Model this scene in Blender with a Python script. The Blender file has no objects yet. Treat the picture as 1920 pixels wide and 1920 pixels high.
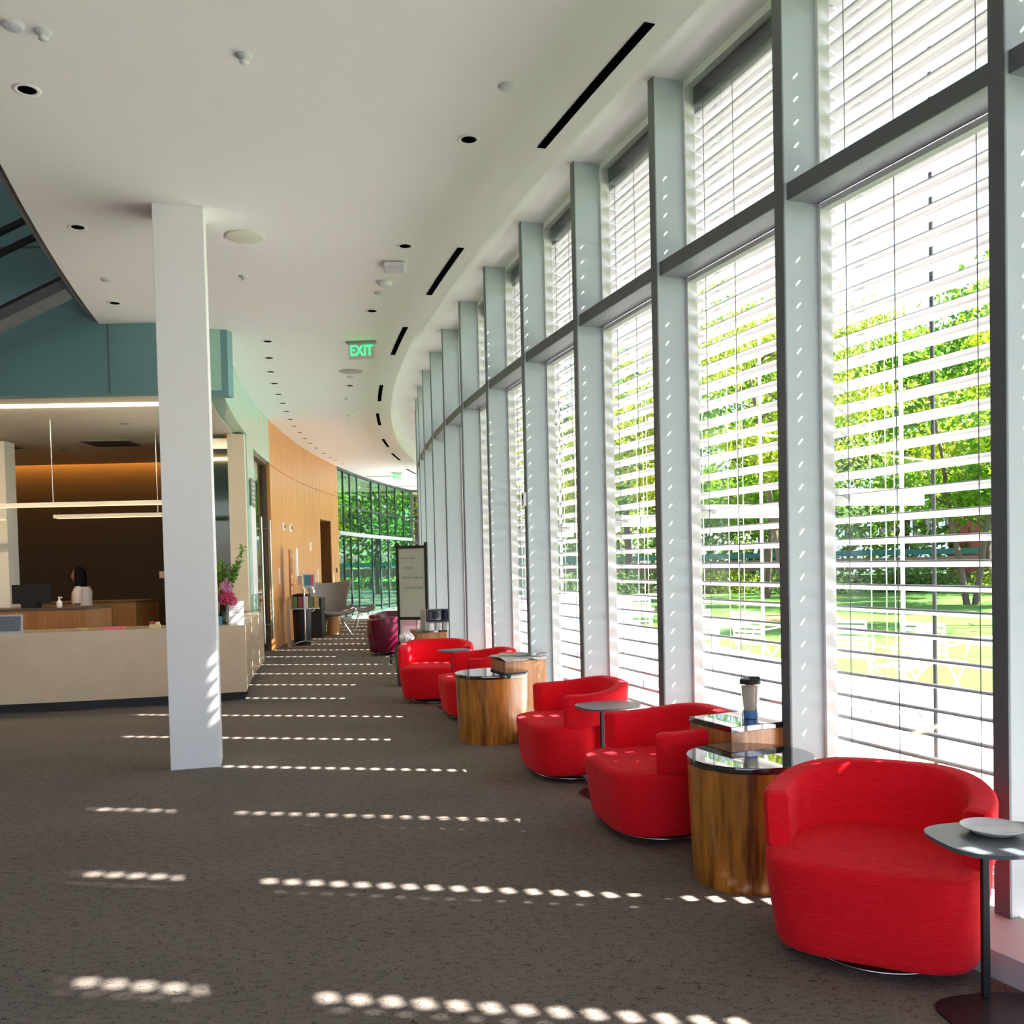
import bpy, math, random
from mathutils import Vector, Matrix
sc = bpy.context.scene
PI = math.pi
rnd = random.Random(7)

# ------------------------------------------------------------------ camera
EYE = 1.5
pitch, roll = 0.02928, -0.02311
fw = Vector((0, math.cos(pitch), -math.sin(pitch)))
ri = Vector((1, 0, 0)); up = ri.cross(fw)
R_ = ri * math.cos(roll) + up * math.sin(roll)
U_ = -ri * math.sin(roll) + up * math.cos(roll)
cd = bpy.data.cameras.new('camera'); cam = bpy.data.objects.new('camera', cd)
sc.collection.objects.link(cam); sc.camera = cam
M = Matrix((R_, U_, -fw)).transposed().to_4x4(); M.translation = Vector((0, 0, EYE))
cam.matrix_world = M
cd.sensor_width = 36; cd.lens = 1754 / 1920 * 36; cd.shift_y = (1106 - 960) / 1920
cd.clip_start = .05; cd.clip_end = 600

# ------------------------------------------------------------------ world, sun, exposure
w = bpy.data.worlds.new('sky'); sc.world = w; w.use_nodes = True
wn = w.node_tree; bg = wn.nodes['Background']
sky = wn.nodes.new('ShaderNodeTexSky'); sky.sky_type = 'NISHITA'; sky.sun_disc = False
SUN_EL = math.radians(44.3); SUN_DIR = Vector((.984, -.178, 0)).normalized()
sky.sun_elevation = SUN_EL; sky.sun_rotation = math.atan2(SUN_DIR.x, SUN_DIR.y)
sky.air_density = 1.0; sky.dust_density = 1.6; sky.ozone_density = 1.0
tint = wn.nodes.new('ShaderNodeVectorMath'); tint.operation = 'MULTIPLY'; tint.inputs[1].default_value = (1.0, .96, 1.08)
wn.links.new(sky.outputs[0], tint.inputs[0]); wn.links.new(tint.outputs[0], bg.inputs[0]); bg.inputs[1].default_value = .19
sd = bpy.data.lights.new('sun', 'SUN'); sd.energy = 14.0; sd.angle = math.radians(.6); sd.color = (1, .94, .92)
so = bpy.data.objects.new('sun', sd); sc.collection.objects.link(so)
tosun = SUN_DIR * math.cos(SUN_EL) + Vector((0, 0, math.sin(SUN_EL)))
so.rotation_euler = tosun.to_track_quat('Z', 'Y').to_euler(); so.location = (20, -5, 20)
sc.view_settings.view_transform = 'Standard'; sc.view_settings.look = 'None'
sc.view_settings.exposure = 1.95; sc.view_settings.gamma = 1; sc.view_settings.use_curve_mapping = False
cy = sc.cycles; cy.max_bounces = 10; cy.diffuse_bounces = 6; cy.glossy_bounces = 4; cy.transparent_max_bounces = 24
cy.transmission_bounces = 6; cy.caustics_reflective = False; cy.caustics_refractive = False
cy.sample_clamp_indirect = 6

# ------------------------------------------------------------------ materials
def mat(name, col, rough=.6, metal=0, spec=.5, bump=None, emit=None, estr=1, coat=0, sheen=0, var=None):
    m = bpy.data.materials.new(name); m.use_nodes = True; nt = m.node_tree; b = nt.nodes['Principled BSDF']
    b.inputs['Base Color'].default_value = (*col, 1); b.inputs['Roughness'].default_value = rough
    b.inputs['Metallic'].default_value = metal; b.inputs['Specular IOR Level'].default_value = spec
    b.inputs['Coat Weight'].default_value = coat; b.inputs['Sheen Weight'].default_value = sheen
    if emit: b.inputs['Emission Color'].default_value = (*emit, 1); b.inputs['Emission Strength'].default_value = estr
    tc = nt.nodes.new('ShaderNodeTexCoord')
    if var or bump:
        sx, sc_, amt, bs = (var or (1, 8, .1, 0)) if var else (1, bump[0], 0, 0)
        mp = nt.nodes.new('ShaderNodeMapping'); nt.links.new(tc.outputs['Object'], mp.inputs[0])
        if isinstance(sx, tuple): mp.inputs['Scale'].default_value = sx
        n = nt.nodes.new('ShaderNodeTexNoise'); n.inputs['Scale'].default_value = sc_; n.inputs['Detail'].default_value = 4
        nt.links.new(mp.outputs[0], n.inputs['Vector'])
        if amt:
            r = nt.nodes.new('ShaderNodeMapRange'); r.inputs[1].default_value = .3; r.inputs[2].default_value = .7
            r.inputs[3].default_value = 1 - amt; r.inputs[4].default_value = 1 + amt
            nt.links.new(n.outputs[0], r.inputs[0])
            v = nt.nodes.new('ShaderNodeVectorMath'); v.operation = 'SCALE'; v.inputs[0].default_value = col
            nt.links.new(r.outputs[0], v.inputs['Scale']); nt.links.new(v.outputs[0], b.inputs['Base Color'])
        if bump:
            n2 = nt.nodes.new('ShaderNodeTexNoise'); n2.inputs['Scale'].default_value = bump[0]; n2.inputs['Detail'].default_value = 3
            nt.links.new(mp.outputs[0], n2.inputs['Vector'])
            bp = nt.nodes.new('ShaderNodeBump'); bp.inputs['Strength'].default_value = bump[1]; bp.inputs['Distance'].default_value = .01
            nt.links.new(n2.outputs[0], bp.inputs['Height']); nt.links.new(bp.outputs[0], b.inputs['Normal'])
    return m

def glass(name, tint=(1, 1, 1), refl=1.0, f0=.05):
    m = bpy.data.materials.new(name); m.use_nodes = True; nt = m.node_tree
    for n in list(nt.nodes): nt.nodes.remove(n)
    o = nt.nodes.new('ShaderNodeOutputMaterial'); t = nt.nodes.new('ShaderNodeBsdfTransparent'); g = nt.nodes.new('ShaderNodeBsdfGlossy')
    t.inputs[0].default_value = (*tint, 1); g.inputs['Roughness'].default_value = .01
    lw = nt.nodes.new('ShaderNodeLayerWeight'); lw.inputs[0].default_value = .35
    r = nt.nodes.new('ShaderNodeMapRange'); r.inputs[3].default_value = f0; r.inputs[4].default_value = refl
    pw = nt.nodes.new('ShaderNodeMath'); pw.operation = 'POWER'; pw.inputs[1].default_value = 2.2
    nt.links.new(lw.outputs['Facing'], pw.inputs[0]); nt.links.new(pw.outputs[0], r.inputs[0])
    mx = nt.nodes.new('ShaderNodeMixShader'); nt.links.new(r.outputs[0], mx.inputs[0])
    nt.links.new(t.outputs[0], mx.inputs[1]); nt.links.new(g.outputs[0], mx.inputs[2]); nt.links.new(mx.outputs[0], o.inputs[0])
    return m

def wood(name, dark, light, scale=(14, 14, .8), rough=.35, coat=.15, ring=5., contrast=(.35, .7)):
    m = bpy.data.materials.new(name); m.use_nodes = True; nt = m.node_tree; b = nt.nodes['Principled BSDF']
    tc = nt.nodes.new('ShaderNodeTexCoord'); mp = nt.nodes.new('ShaderNodeMapping'); mp.inputs['Scale'].default_value = scale
    n = nt.nodes.new('ShaderNodeTexNoise'); n.inputs['Scale'].default_value = 1.2; n.inputs['Detail'].default_value = 6; n.inputs['Distortion'].default_value = .8
    n2 = nt.nodes.new('ShaderNodeTexNoise'); n2.inputs['Scale'].default_value = ring; n2.inputs['Detail'].default_value = 2
    mm = nt.nodes.new('ShaderNodeMath'); mm.operation = 'MULTIPLY_ADD'; mm.inputs[1].default_value = .4
    r = nt.nodes.new('ShaderNodeValToRGB'); r.color_ramp.elements[0].color = (*dark, 1); r.color_ramp.elements[1].color = (*light, 1)
    r.color_ramp.elements[0].position = contrast[0]; r.color_ramp.elements[1].position = contrast[1]
    L = nt.links.new
    L(tc.outputs['Object'], mp.inputs[0]); L(mp.outputs[0], n.inputs['Vector']); L(mp.outputs[0], n2.inputs['Vector'])
    sub = nt.nodes.new('ShaderNodeMath'); sub.operation = 'MULTIPLY'; sub.inputs[1].default_value = .65
    L(n.outputs[0], sub.inputs[0]); L(n2.outputs[0], mm.inputs[0]); L(sub.outputs[0], mm.inputs[2]); L(mm.outputs[0], r.inputs[0]); L(r.outputs[0], b.inputs['Base Color'])
    b.inputs['Roughness'].default_value = rough; b.inputs['Coat Weight'].default_value = coat; b.inputs['Coat Roughness'].default_value = .15
    return m

def carpet():
    m = bpy.data.materials.new('carpet'); m.use_nodes = True; nt = m.node_tree; b = nt.nodes['Principled BSDF']; L = nt.links.new
    tc = nt.nodes.new('ShaderNodeTexCoord'); mp = nt.nodes.new('ShaderNodeMapping'); mp.inputs['Rotation'].default_value = (0, 0, .35)
    mp.inputs['Scale'].default_value = (.75, 1.5, 1)
    L(tc.outputs['Object'], mp.inputs[0])
    v = nt.nodes.new('ShaderNodeTexVoronoi'); v.feature = 'DISTANCE_TO_EDGE'; v.inputs['Scale'].default_value = 44; v.inputs['Randomness'].default_value = 1
    nz = nt.nodes.new('ShaderNodeTexNoise'); nz.inputs['Scale'].default_value = 26; nz.inputs['Detail'].default_value = 2
    big = nt.nodes.new('ShaderNodeTexNoise'); big.inputs['Scale'].default_value = 1.3; big.inputs['Detail'].default_value = 3
    fine = nt.nodes.new('ShaderNodeTexNoise'); fine.inputs['Scale'].default_value = 260; fine.inputs['Detail'].default_value = 2
    for q in (v, nz, big, fine): L(mp.outputs[0], q.inputs['Vector'])
    e = nt.nodes.new('ShaderNodeMapRange'); e.inputs[1].default_value = .01; e.inputs[2].default_value = .07; e.inputs[3].default_value = 1; e.inputs[4].default_value = 0
    L(v.outputs['Distance'], e.inputs[0])
    g = nt.nodes.new('ShaderNodeMapRange'); g.inputs[1].default_value = .47; g.inputs[2].default_value = .56; L(nz.outputs[0], g.inputs[0])
    mk = nt.nodes.new('ShaderNodeMath'); mk.operation = 'MULTIPLY'; L(e.outputs[0], mk.inputs[0]); L(g.outputs[0], mk.inputs[1])
    f = nt.nodes.new('ShaderNodeMapRange'); f.inputs[1].default_value = .3; f.inputs[2].default_value = .7; f.inputs[3].default_value = .82; f.inputs[4].default_value = 1.18
    L(fine.outputs[0], f.inputs[0])
    f2 = nt.nodes.new('ShaderNodeMapRange'); f2.inputs[1].default_value = .3; f2.inputs[2].default_value = .7; f2.inputs[3].default_value = .93; f2.inputs[4].default_value = 1.07
    L(big.outputs[0], f2.inputs[0])
    mu = nt.nodes.new('ShaderNodeMath'); mu.operation = 'MULTIPLY'; L(f.outputs[0], mu.inputs[0]); L(f2.outputs[0], mu.inputs[1])
    c = nt.nodes.new('ShaderNodeMix'); c.data_type = 'RGBA'; c.inputs[6].default_value = (.21, .177, .150, 1); c.inputs[7].default_value = (.065, .052, .045, 1)
    L(mk.outputs[0], c.inputs[0])
    s = nt.nodes.new('ShaderNodeVectorMath'); s.operation = 'SCALE'; L(c.outputs[2], s.inputs[0]); L(mu.outputs[0], s.inputs['Scale']); L(s.outputs[0], b.inputs['Base Color'])
    b.inputs['Roughness'].default_value = .95; b.inputs['Specular IOR Level'].default_value = .15
    bp = nt.nodes.new('ShaderNodeBump'); bp.inputs['Strength'].default_value = .5; bp.inputs['Distance'].default_value = .004
    L(fine.outputs[0], bp.inputs['Height']); L(bp.outputs[0], b.inputs['Normal'])
    return m

def leafmat(name, c1, c2):
    m = bpy.data.materials.new(name); m.use_nodes = True; nt = m.node_tree; L = nt.links.new
    b = nt.nodes['Principled BSDF']; out = nt.nodes['Material Output']
    g = nt.nodes.new('ShaderNodeNewGeometry'); mx = nt.nodes.new('ShaderNodeMix'); mx.data_type = 'RGBA'
    mx.inputs[6].default_value = (*c1, 1); mx.inputs[7].default_value = (*c2, 1)
    L(g.outputs['Random Per Island'], mx.inputs[0]); L(mx.outputs[2], b.inputs['Base Color']); b.inputs['Roughness'].default_value = .6
    t = nt.nodes.new('ShaderNodeBsdfTranslucent'); L(mx.outputs[2], t.inputs[0])
    ms = nt.nodes.new('ShaderNodeMixShader'); ms.inputs[0].default_value = .5
    L(b.outputs[0], ms.inputs[1]); L(t.outputs[0], ms.inputs[2]); L(ms.outputs[0], out.inputs[0])
    return m

CARPET = carpet()
CEIL = mat('ceiling_paint', (.90, .885, .875), .85)
WHITE = mat('white_paint', (.82, .83, .82), .6)
COVE = mat('cove_paint', (.92, .90, .90), .8)
FIN = mat('fin_paint', (.50, .57, .59), .45, spec=.4)
FINDARK = mat('fin_shade_dark_trim', (.12, .135, .145), .5)  # shade of room-facing fin sides put into colour; also plain dark trim
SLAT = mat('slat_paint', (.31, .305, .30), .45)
CORD = mat('cord_dark', (.08, .08, .10), .6)
CORDW = mat('cord_white', (.8, .8, .78), .6)
DARK = mat('dark_metal', (.025, .027, .03), .45, metal=.4)
BLACK = mat('black', (.008, .008, .009), .5)
HOLE = mat('black_recess', (.003, .003, .003), .9, spec=0)
GLASS = glass('clear_glass', (.97, .985, .975), .7, .04)
GGLASS = glass('green_glass', (.50, .80, .66), .6, .04)
DGLASS = glass('door_glass', (.5, .62, .56), .9, .12)
GREEN = mat('green_panel', (.38, .64, .52), .22, coat=.3, var=((1, 1, .05), 3, .03, 0))
GREENSHADE = mat('green_panel_shade', (.17, .35, .37), .5)  # same glass as the green panels, darkened in colour for the unlit face
MAPLE = wood('maple_panel', (.58, .24, .06), (.80, .40, .12), (9, 9, .35), .38, .1, 3., (.3, .75))
WALNUT = wood('walnut', (.13, .034, .003), (.62, .235, .03), (7, 7, .7), .3, .35, 6., (.38, .66))
WALNUT2 = wood('walnut_box', (.16, .05, .010), (.62, .27, .07), (7, 7, .55), .3, .3, 5., (.36, .68))
OAKD = wood('desk_wood', (.26, .12, .04), (.42, .21, .08), (8, 8, .5), .4, .1)
STONE = mat('cream_stone', (.72, .56, .37), .25, coat=.4, var=(1, 3, .06, 0))
CREAM = mat('cream_plaster', (.62, .56, .45), .7)
BROWN = mat('brown_wall', (.020, .013, .008), .7)
TOPGL = mat('black_glass_top', (.012, .013, .014), .03, coat=1, spec=.9)
CTOP = mat('grey_laminate', (.10, .115, .13), .3)
CHROME = mat('brushed_steel', (.6, .6, .6), .25, metal=1)
PLASTIC = mat('white_plastic', (.8, .8, .8), .4)
CONC = mat('concrete_paving', (.72, .69, .66), .9, var=(1, 2, .06, 0))
BARK = mat('bark', (.10, .075, .055), .9)

def fabric(name, c, c2):
    m = bpy.data.materials.new(name); m.use_nodes = True; nt = m.node_tree; b = nt.nodes['Principled BSDF']; L = nt.links.new
    tc = nt.nodes.new('ShaderNodeTexCoord'); mp = nt.nodes.new('ShaderNodeMapping'); mp.inputs['Scale'].default_value = (30, 30, 330)
    n = nt.nodes.new('ShaderNodeTexNoise'); n.inputs['Scale'].default_value = 1; n.inputs['Detail'].default_value = 3
    L(tc.outputs['Object'], mp.inputs[0]); L(mp.outputs[0], n.inputs['Vector'])
    mx = nt.nodes.new('ShaderNodeMix'); mx.data_type = 'RGBA'; mx.inputs[6].default_value = (*c, 1); mx.inputs[7].default_value = (*c2, 1)
    r = nt.nodes.new('ShaderNodeMapRange'); r.inputs[1].default_value = .4; r.inputs[2].default_value = .7; L(n.outputs[0], r.inputs[0]); L(r.outputs[0], mx.inputs[0])
    L(mx.outputs[2], b.inputs['Base Color']); b.inputs['Roughness'].default_value = .85; b.inputs['Sheen Weight'].default_value = .12
    b.inputs['Specular IOR Level'].default_value = .2
    b.inputs['Sheen Tint'].default_value = (1, .4, .4, 1)
    bp = nt.nodes.new('ShaderNodeBump'); bp.inputs['Strength'].default_value = .5; bp.inputs['Distance'].default_value = .003
    L(n.outputs[0], bp.inputs['Height']); L(bp.outputs[0], b.inputs['Normal'])
    return m
RED = fabric('red_wool', (.80, .002, .012), (.88, .012, .025))
MAROON = mat('maroon_leather', (.12, .001, .025), .3, coat=.3)
GREYF = mat('grey_wool', (.19, .185, .175), .9, bump=(60, .2))

# ------------------------------------------------------------------ mesh helpers
class MB:
    def __init__(s): s.v = []; s.f = []; s.m = []; s.sm = []
    def add(s, vs, fs, mi=0, smooth=False):
        o = len(s.v); s.v += [tuple(x) for x in vs]
        for f in fs: s.f.append([o + i for i in f]); s.m.append(mi); s.sm.append(smooth)
    def box(s, c, d, rz=0, mi=0, mtx=None):
        x, y, z = d[0] / 2, d[1] / 2, d[2] / 2
        vs = [Vector((a * x, b * y, e * z)) for e in (-1, 1) for a, b in ((-1, -1), (1, -1), (1, 1), (-1, 1))]
        if mtx: vs = [mtx @ q for q in vs]
        cr, sr = math.cos(rz), math.sin(rz)
        vs = [(c[0] + q.x * cr - q.y * sr, c[1] + q.x * sr + q.y * cr, c[2] + q.z) for q in vs]
        s.add(vs, [(3, 2, 1, 0), (4, 5, 6, 7), (0, 1, 5, 4), (1, 2, 6, 5), (2, 3, 7, 6), (3, 0, 4, 7)], mi); return s
    def prism(s, pts, z0, z1, mi=0, smooth=False):
        n = len(pts)
        s.add([(p[0], p[1], z0) for p in pts] + [(p[0], p[1], z1) for p in pts], [tuple(range(n))[::-1], tuple(range(n, 2 * n))], mi)
        s.add([(p[0], p[1], z0) for p in pts] + [(p[0], p[1], z1) for p in pts], [(i, (i + 1) % n, n + (i + 1) % n, n + i) for i in range(n)], mi, smooth); return s
    def lathe(s, prof, c=(0, 0, 0), n=32, mi=0, sx=1, sy=1, smooth=True):
        vs = [(c[0] + r * sx * math.cos(2 * PI * i / n), c[1] + r * sy * math.sin(2 * PI * i / n), c[2] + z) for r, z in prof for i in range(n)]
        fs = [(j * n + i, j * n + (i + 1) % n, (j + 1) * n + (i + 1) % n, (j + 1) * n + i) for j in range(len(prof) - 1) for i in range(n)]
        s.add(vs, fs, mi, smooth)
        if prof[0][0] > 1e-6: s.add(vs[:n], [tuple(range(n))[::-1]], mi)
        if prof[-1][0] > 1e-6: s.add(vs[-n:], [tuple(range(n))], mi)
        return s
    def tube(s, pts, r, n=8, mi=0, cap=True):
        pts = [Vector(p) for p in pts]; rs = r if isinstance(r, (list, tuple)) else [r] * len(pts); vs = []; up0 = None
        for i, p in enumerate(pts):
            t = (pts[min(i + 1, len(pts) - 1)] - pts[max(i - 1, 0)]).normalized()
            if up0 is None: up0 = t.orthogonal().normalized()
            a = (up0 - t * up0.dot(t)).normalized(); up0 = a; b = t.cross(a)
            for k in range(n):
                q = 2 * PI * k / n; vs.append(p + (a * math.cos(q) + b * math.sin(q)) * rs[i])
        fs = [(j * n + i, j * n + (i + 1) % n, (j + 1) * n + (i + 1) % n, (j + 1) * n + i) for j in range(len(pts) - 1) for i in range(n)]
        s.add(vs, fs, mi, True)
        if cap: s.add(vs[:n], [tuple(range(n))[::-1]], mi); s.add(vs[-n:], [tuple(range(n))], mi)
        return s
    def grid(s, rows, mi=0, smooth=True, close=False):
        nr, nc = len(rows), len(rows[0]); vs = [p for r in rows for p in r]
        fs = [(j * nc + i, j * nc + (i + 1) % nc, (j + 1) * nc + (i + 1) % nc, (j + 1) * nc + i) for j in range(nr - 1) for i in range(nc if close else nc - 1)]
        s.add(vs, fs, mi, smooth); return s
    def mesh(s, name, mats):
        me = bpy.data.meshes.new(name); me.from_pydata(s.v, [], s.f)
        for q in (mats if isinstance(mats, (list, tuple)) else [mats]): me.materials.append(q)
        me.polygons.foreach_set('material_index', s.m); me.polygons.foreach_set('use_smooth', s.sm); me.update(); return me
    def build(s, name, mats, parent=None, loc=None, rz=0, **tags):
        o = bpy.data.objects.new(name, s.mesh(name, mats)); sc.collection.objects.link(o)
        if parent: o.parent = parent
        if loc: o.location = loc
        if rz: o.rotation_euler = (0, 0, rz)
        tag(o, **tags); return o
def tag(o, label=None, cat=None, group=None, kind=None):
    if label: o['label'] = label
    if cat: o['category'] = cat
    if group: o['group'] = group
    if kind: o['kind'] = kind
    return o
def empty(name, loc=(0, 0, 0), rz=0, **t):
    o = bpy.data.objects.new(name, None); sc.collection.objects.link(o); o.location = loc; o.rotation_euler = (0, 0, rz); return tag(o, **t)
def bevel(o, wd=.005, seg=2):
    b = o.modifiers.new('bevel', 'BEVEL'); b.width = wd; b.segments = seg; b.limit_method = 'ANGLE'; b.angle_limit = .6; return o
def kids(o): return [c for c in bpy.data.objects if c.parent is o]
def copy_tree(o, parent=None, loc=None, rz=None, label=None):
    cs = kids(o); c = o.copy(); sc.collection.objects.link(c); c.parent = parent
    if loc is not None: c.location = loc
    if rz is not None: c.rotation_euler = (0, 0, rz)
    if label: c['label'] = label
    for ch in cs: copy_tree(ch, c)
    return c
def text(name, body, size, m, parent, loc, rot, align='CENTER', ext=.002, lab=None):
    cu = bpy.data.curves.new(name, 'FONT'); cu.body = body; cu.size = size; cu.align_x = align; cu.align_y = 'CENTER'; cu.extrude = ext; 
    t0 = bpy.data.objects.new(name, cu); me = bpy.data.meshes.new_from_object(t0); me.materials.clear(); me.materials.append(m); bpy.data.objects.remove(t0)
    o = bpy.data.objects.new(name, me); sc.collection.objects.link(o); o.parent = parent; o.location = loc; o.rotation_euler = rot
    if lab: o['label'] = lab
    return o

# the building is laid out on arcs round one centre
CX, CY = 49.4, 23.17; DK = .02485079; K0 = -.366493
RF = 51.43      # inner edge of the fins
def P(k, r, z=0.):
    a = K0 + DK * k
    return Vector((CX - r * math.cos(a), CY + r * math.sin(a), z))
def rot_at(k): return -(K0 + DK * k)      # local +x of a rotated object points to the centre (outdoors), +y to higher k
def arc_band(mb, k0, k1, ra, rb, z0, z1, n=None, mi=0):
    n = n or max(2, int((k1 - k0) * 2)); ks = [k0 + (k1 - k0) * i / n for i in range(n + 1)]
    A = [P(k, ra) for k in ks]; B = [P(k, rb) for k in ks]
    mb.prism([(p.x, p.y) for p in A] + [(p.x, p.y) for p in reversed(B)], z0, z1, mi)
def arc_quads(mb, k0, k1, ra, rb, z0, z1, n=None, mi=0):
    n = n or max(2, int((k1 - k0) * 2))
    for i in range(n):
        a, b = k0 + (k1 - k0) * i / n, k0 + (k1 - k0) * (i + 1) / n
        c = [P(a, ra), P(b, ra), P(b, rb), P(a, rb)]
        vs = [(q.x, q.y, z0) for q in c] + [(q.x, q.y, z1) for q in c]
        fs = [(3, 2, 1, 0), (4, 5, 6, 7), (0, 1, 5, 4), (2, 3, 7, 6)]
        if i == 0: fs.append((3, 0, 4, 7))
        if i == n - 1: fs.append((1, 2, 6, 5))
        mb.add(vs, fs, mi)
HC, H2, HT = 4.208, 4.5, 3.27
KA, KB = -9, 27          # bays built
KE = 22.9                # far end of the corridor

# ------------------------------------------------------------------ floor, ceiling
m = MB(); m.prism([(P(k, RF + .04).x, P(k, RF + .04).y) for k in range(KA - 3, KB + 1)] + [(-9.5, 46), (-16, 34), (-16, -9)], -.3, 0)
floor = m.build('floor', CARPET, kind='structure')
m = MB()
arc_quads(m, KA, 5.35, 51.82, 55.36, HC, HC + .5)
arc_quads(m, 5.35, 24.5, 51.88, 54.6, HC, HC + .5, 44)
ceil = m.build('ceiling', CEIL, kind='structure')
m = MB(); arc_quads(m, KA, 24.5, 51.02, 51.93, H2, H2 + .3, 60)
m.build('ceiling_cove', COVE, kind='structure')
m = MB(); arc_quads(m, KA, 5.3, 55.36, 55.42, HC + .02, HC + .75); m.build('trim_1', FINDARK, kind='structure')

# ------------------------------------------------------------------ window wall: fins, transoms, glass, one bay = one window
SP = RF * DK
for k in range(KA, KB + 1):
    rz = rot_at(k + .5); c = P(k + .5, RF)
    wd = empty('window_%d' % (k - KA + 1), (c.x, c.y, 0), rz, kind='structure')
    h = SP / 2
    # local x outward, y along the wall; fin at low-k side
    # fin: centred on the bay's low-k edge, in local coordinates
    a = -DK / 2
    m = MB(); FW, FD = .072, .215
    m.box((FD / 2 + .003, -h, (.1 + H2) / 2), (FD, FW, H2 - .1)); bevel(m.build('mullion', FIN, wd), .006)
    m = MB(); m.box((.0, -h, (.1 + H2) / 2), (.006, FW - .002, H2 - .1)); m.build('mullion_shade', FINDARK, wd)  # thin dark sheet painting the shade on the fin's room end
    m = MB(); m.box((.115, 0, HT + .043), (.18, SP - FW, .086)); m.build('transom', mat('transom_paint', (.30, .33, .34), .5) if k == KA else bpy.data.materials['transom_paint'], wd)
    m = MB(); m.box((.022, 0, HT + .043), (.006, SP - FW - .002, .084)); m.build('transom_shade', FINDARK, wd)  # thin dark sheet painting the shade on the transom's room side
    m = MB()
    for z0, z1 in ((.1, .16), (HT - .03, HT), (HT + .086, HT + .12), (H2 - .05, H2)): m.box((.235, 0, (z0 + z1) / 2), (.05, SP - FW, z1 - z0))
    for s_ in (-1, 1): m.box((.24, s_ * (h - FW / 2 - .012), (.16 + H2 - .05) / 2), (.07, .024, H2 - .21))
    m.build('window_frame', WHITE, wd)
    m = MB(); m.box((.25, 0, (.14 + HT - .02) / 2), (.01, SP - .1, HT - .16)); m.build('glass_pane', GLASS, wd)
    m = MB(); m.box((.25, 0, (HT + .13 + H2 - .03) / 2), (.01, SP - .1, H2 - HT - .16)); m.build('glass_pane', GLASS, wd)
m = MB(); arc_quads(m, KA, KB, RF + .3, RF - .05, 0, .1, 64); m.build('baseboard_right', mat('sill_paint', (.55, .56, .55), .5), kind='structure')
m = MB(); arc_quads(m, KA, KB, RF - .55, RF - .44, H2 + .02, H2 + .5, 64); m.build('roof', WHITE, kind='structure')

# blinds: horizontal slats outside the glass with routed cord holes
PIT, SW, TILT = .1135, .125, math.radians(12)
def blind_mesh(u1, u2):
    m = MB(); n = 0; W = SP - .02; y0, y1 = -W / 2, W / 2
    hy = .037
    cuts = sorted([y0, u1 - hy, u1 + hy, u2 - .007, u2 + .007, y1]); z = .2
    xs = [0, .3, .465, .535, .7, 1.0]
    while z < H2 - .16:
        def pt(x, y): 
            X = (x - .5) * SW; c_ = .017 * (1 - (2 * x - 1) ** 2)
            return (X * math.cos(TILT), y, z - X * math.sin(TILT) + c_)
        skip = False
        fs = []; vs = [pt(x, y) for x in xs for y in cuts]; nc = len(cuts)
        for i in range(5):
            for j in range(nc - 1):
                if (i in (1, 2, 3) and j == 1 and not skip) or (i == 2 and j == 3): continue
                fs.append((i * nc + j, (i + 1) * nc + j, (i + 1) * nc + j + 1, i * nc + j + 1))
        m.add(vs, fs, 0, True); z += PIT; n += 1
    return m
ANCH = {'near_blind': 0}
slat_me = None
for k in range(KA, 17):
    c = P(k + .5, RF - .34)
    e = empty('window_blind', (c.x, c.y, 0), rot_at(k + .5), group='blinds along the window wall')
    q = {-1: 'white horizontal blind in the window beside the nearest red armchair', 0: 'white horizontal blind in the window behind the travel tumbler',
         1: 'white horizontal blind in the window behind the second red armchair from the camera', 2: 'white horizontal blind in the window behind the third red armchair and small grey table',
         3: 'white horizontal blind in the window above the newspaper box'}
    tag(e, q.get(k, 'white horizontal blind in a far bay of the curved window wall' if k > 3 else 'white horizontal blind at the right edge, nearest the camera'), 'blind')
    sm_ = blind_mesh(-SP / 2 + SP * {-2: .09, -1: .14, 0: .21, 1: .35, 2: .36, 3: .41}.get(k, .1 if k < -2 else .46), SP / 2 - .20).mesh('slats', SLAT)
    if slat_me is None:
        slat_me = 1
        H = SP - .11
        cm = MB(); 
        for y in (-.50, -.24, .12, .37): cm.tube([(-.07, y * SP, .12), (-.07, y * SP, H2 - .1)], .0022, 5, 0)
        cord_me = cm.mesh('cords', CORD)
        cm = MB()
        for y in (-.42, -.30, .28, .33, .42): cm.tube([(.075, y * SP * .9, .12), (.075, y * SP * .9, H2 - .1)], .002, 5, 0)
        cord2_me = cm.mesh('cords', CORDW)
        cm = MB(); cm.box((0, 0, H2 - .09), (.14, H, .12)); hr_me = cm.mesh('head_rail', DARK)
        cm = MB(); cm.box((0, 0, .125), (.11, H, .02)); br_me = cm.mesh('bottom_rail', SLAT)
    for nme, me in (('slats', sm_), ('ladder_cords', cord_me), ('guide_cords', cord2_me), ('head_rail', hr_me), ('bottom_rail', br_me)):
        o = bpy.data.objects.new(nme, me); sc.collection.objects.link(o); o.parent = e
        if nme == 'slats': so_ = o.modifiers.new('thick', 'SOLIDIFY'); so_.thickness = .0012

# ------------------------------------------------------------------ left side: header, green panels, maple wall, glass wall
HZ = 3.52
m = MB(); arc_quads(m, 5.35, 8.05, 54.1, 54.27, HZ, HC + .05, 12); arc_quads(m, 7.98, 8.67, 54.1, 54.27, .86, HC + .05, 3)
arc_quads(m, 8.67, 10.2, 54.1, 54.27, 3.41, HC + .05, 4)
m.build('wall_green_panel', GREEN, kind='structure')
m = MB(); arc_quads(m, 5.6, 7.98, 54.28, 54.62, HZ - .02, HZ + .03, 10)
m.build('trim_6', CREAM, kind='structure')
m = MB(); arc_quads(m, 7.85, 7.98, 54.12, 54.36, .865, HZ - .02, 2); m.build('wall_jamb', CREAM, kind='structure')
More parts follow.
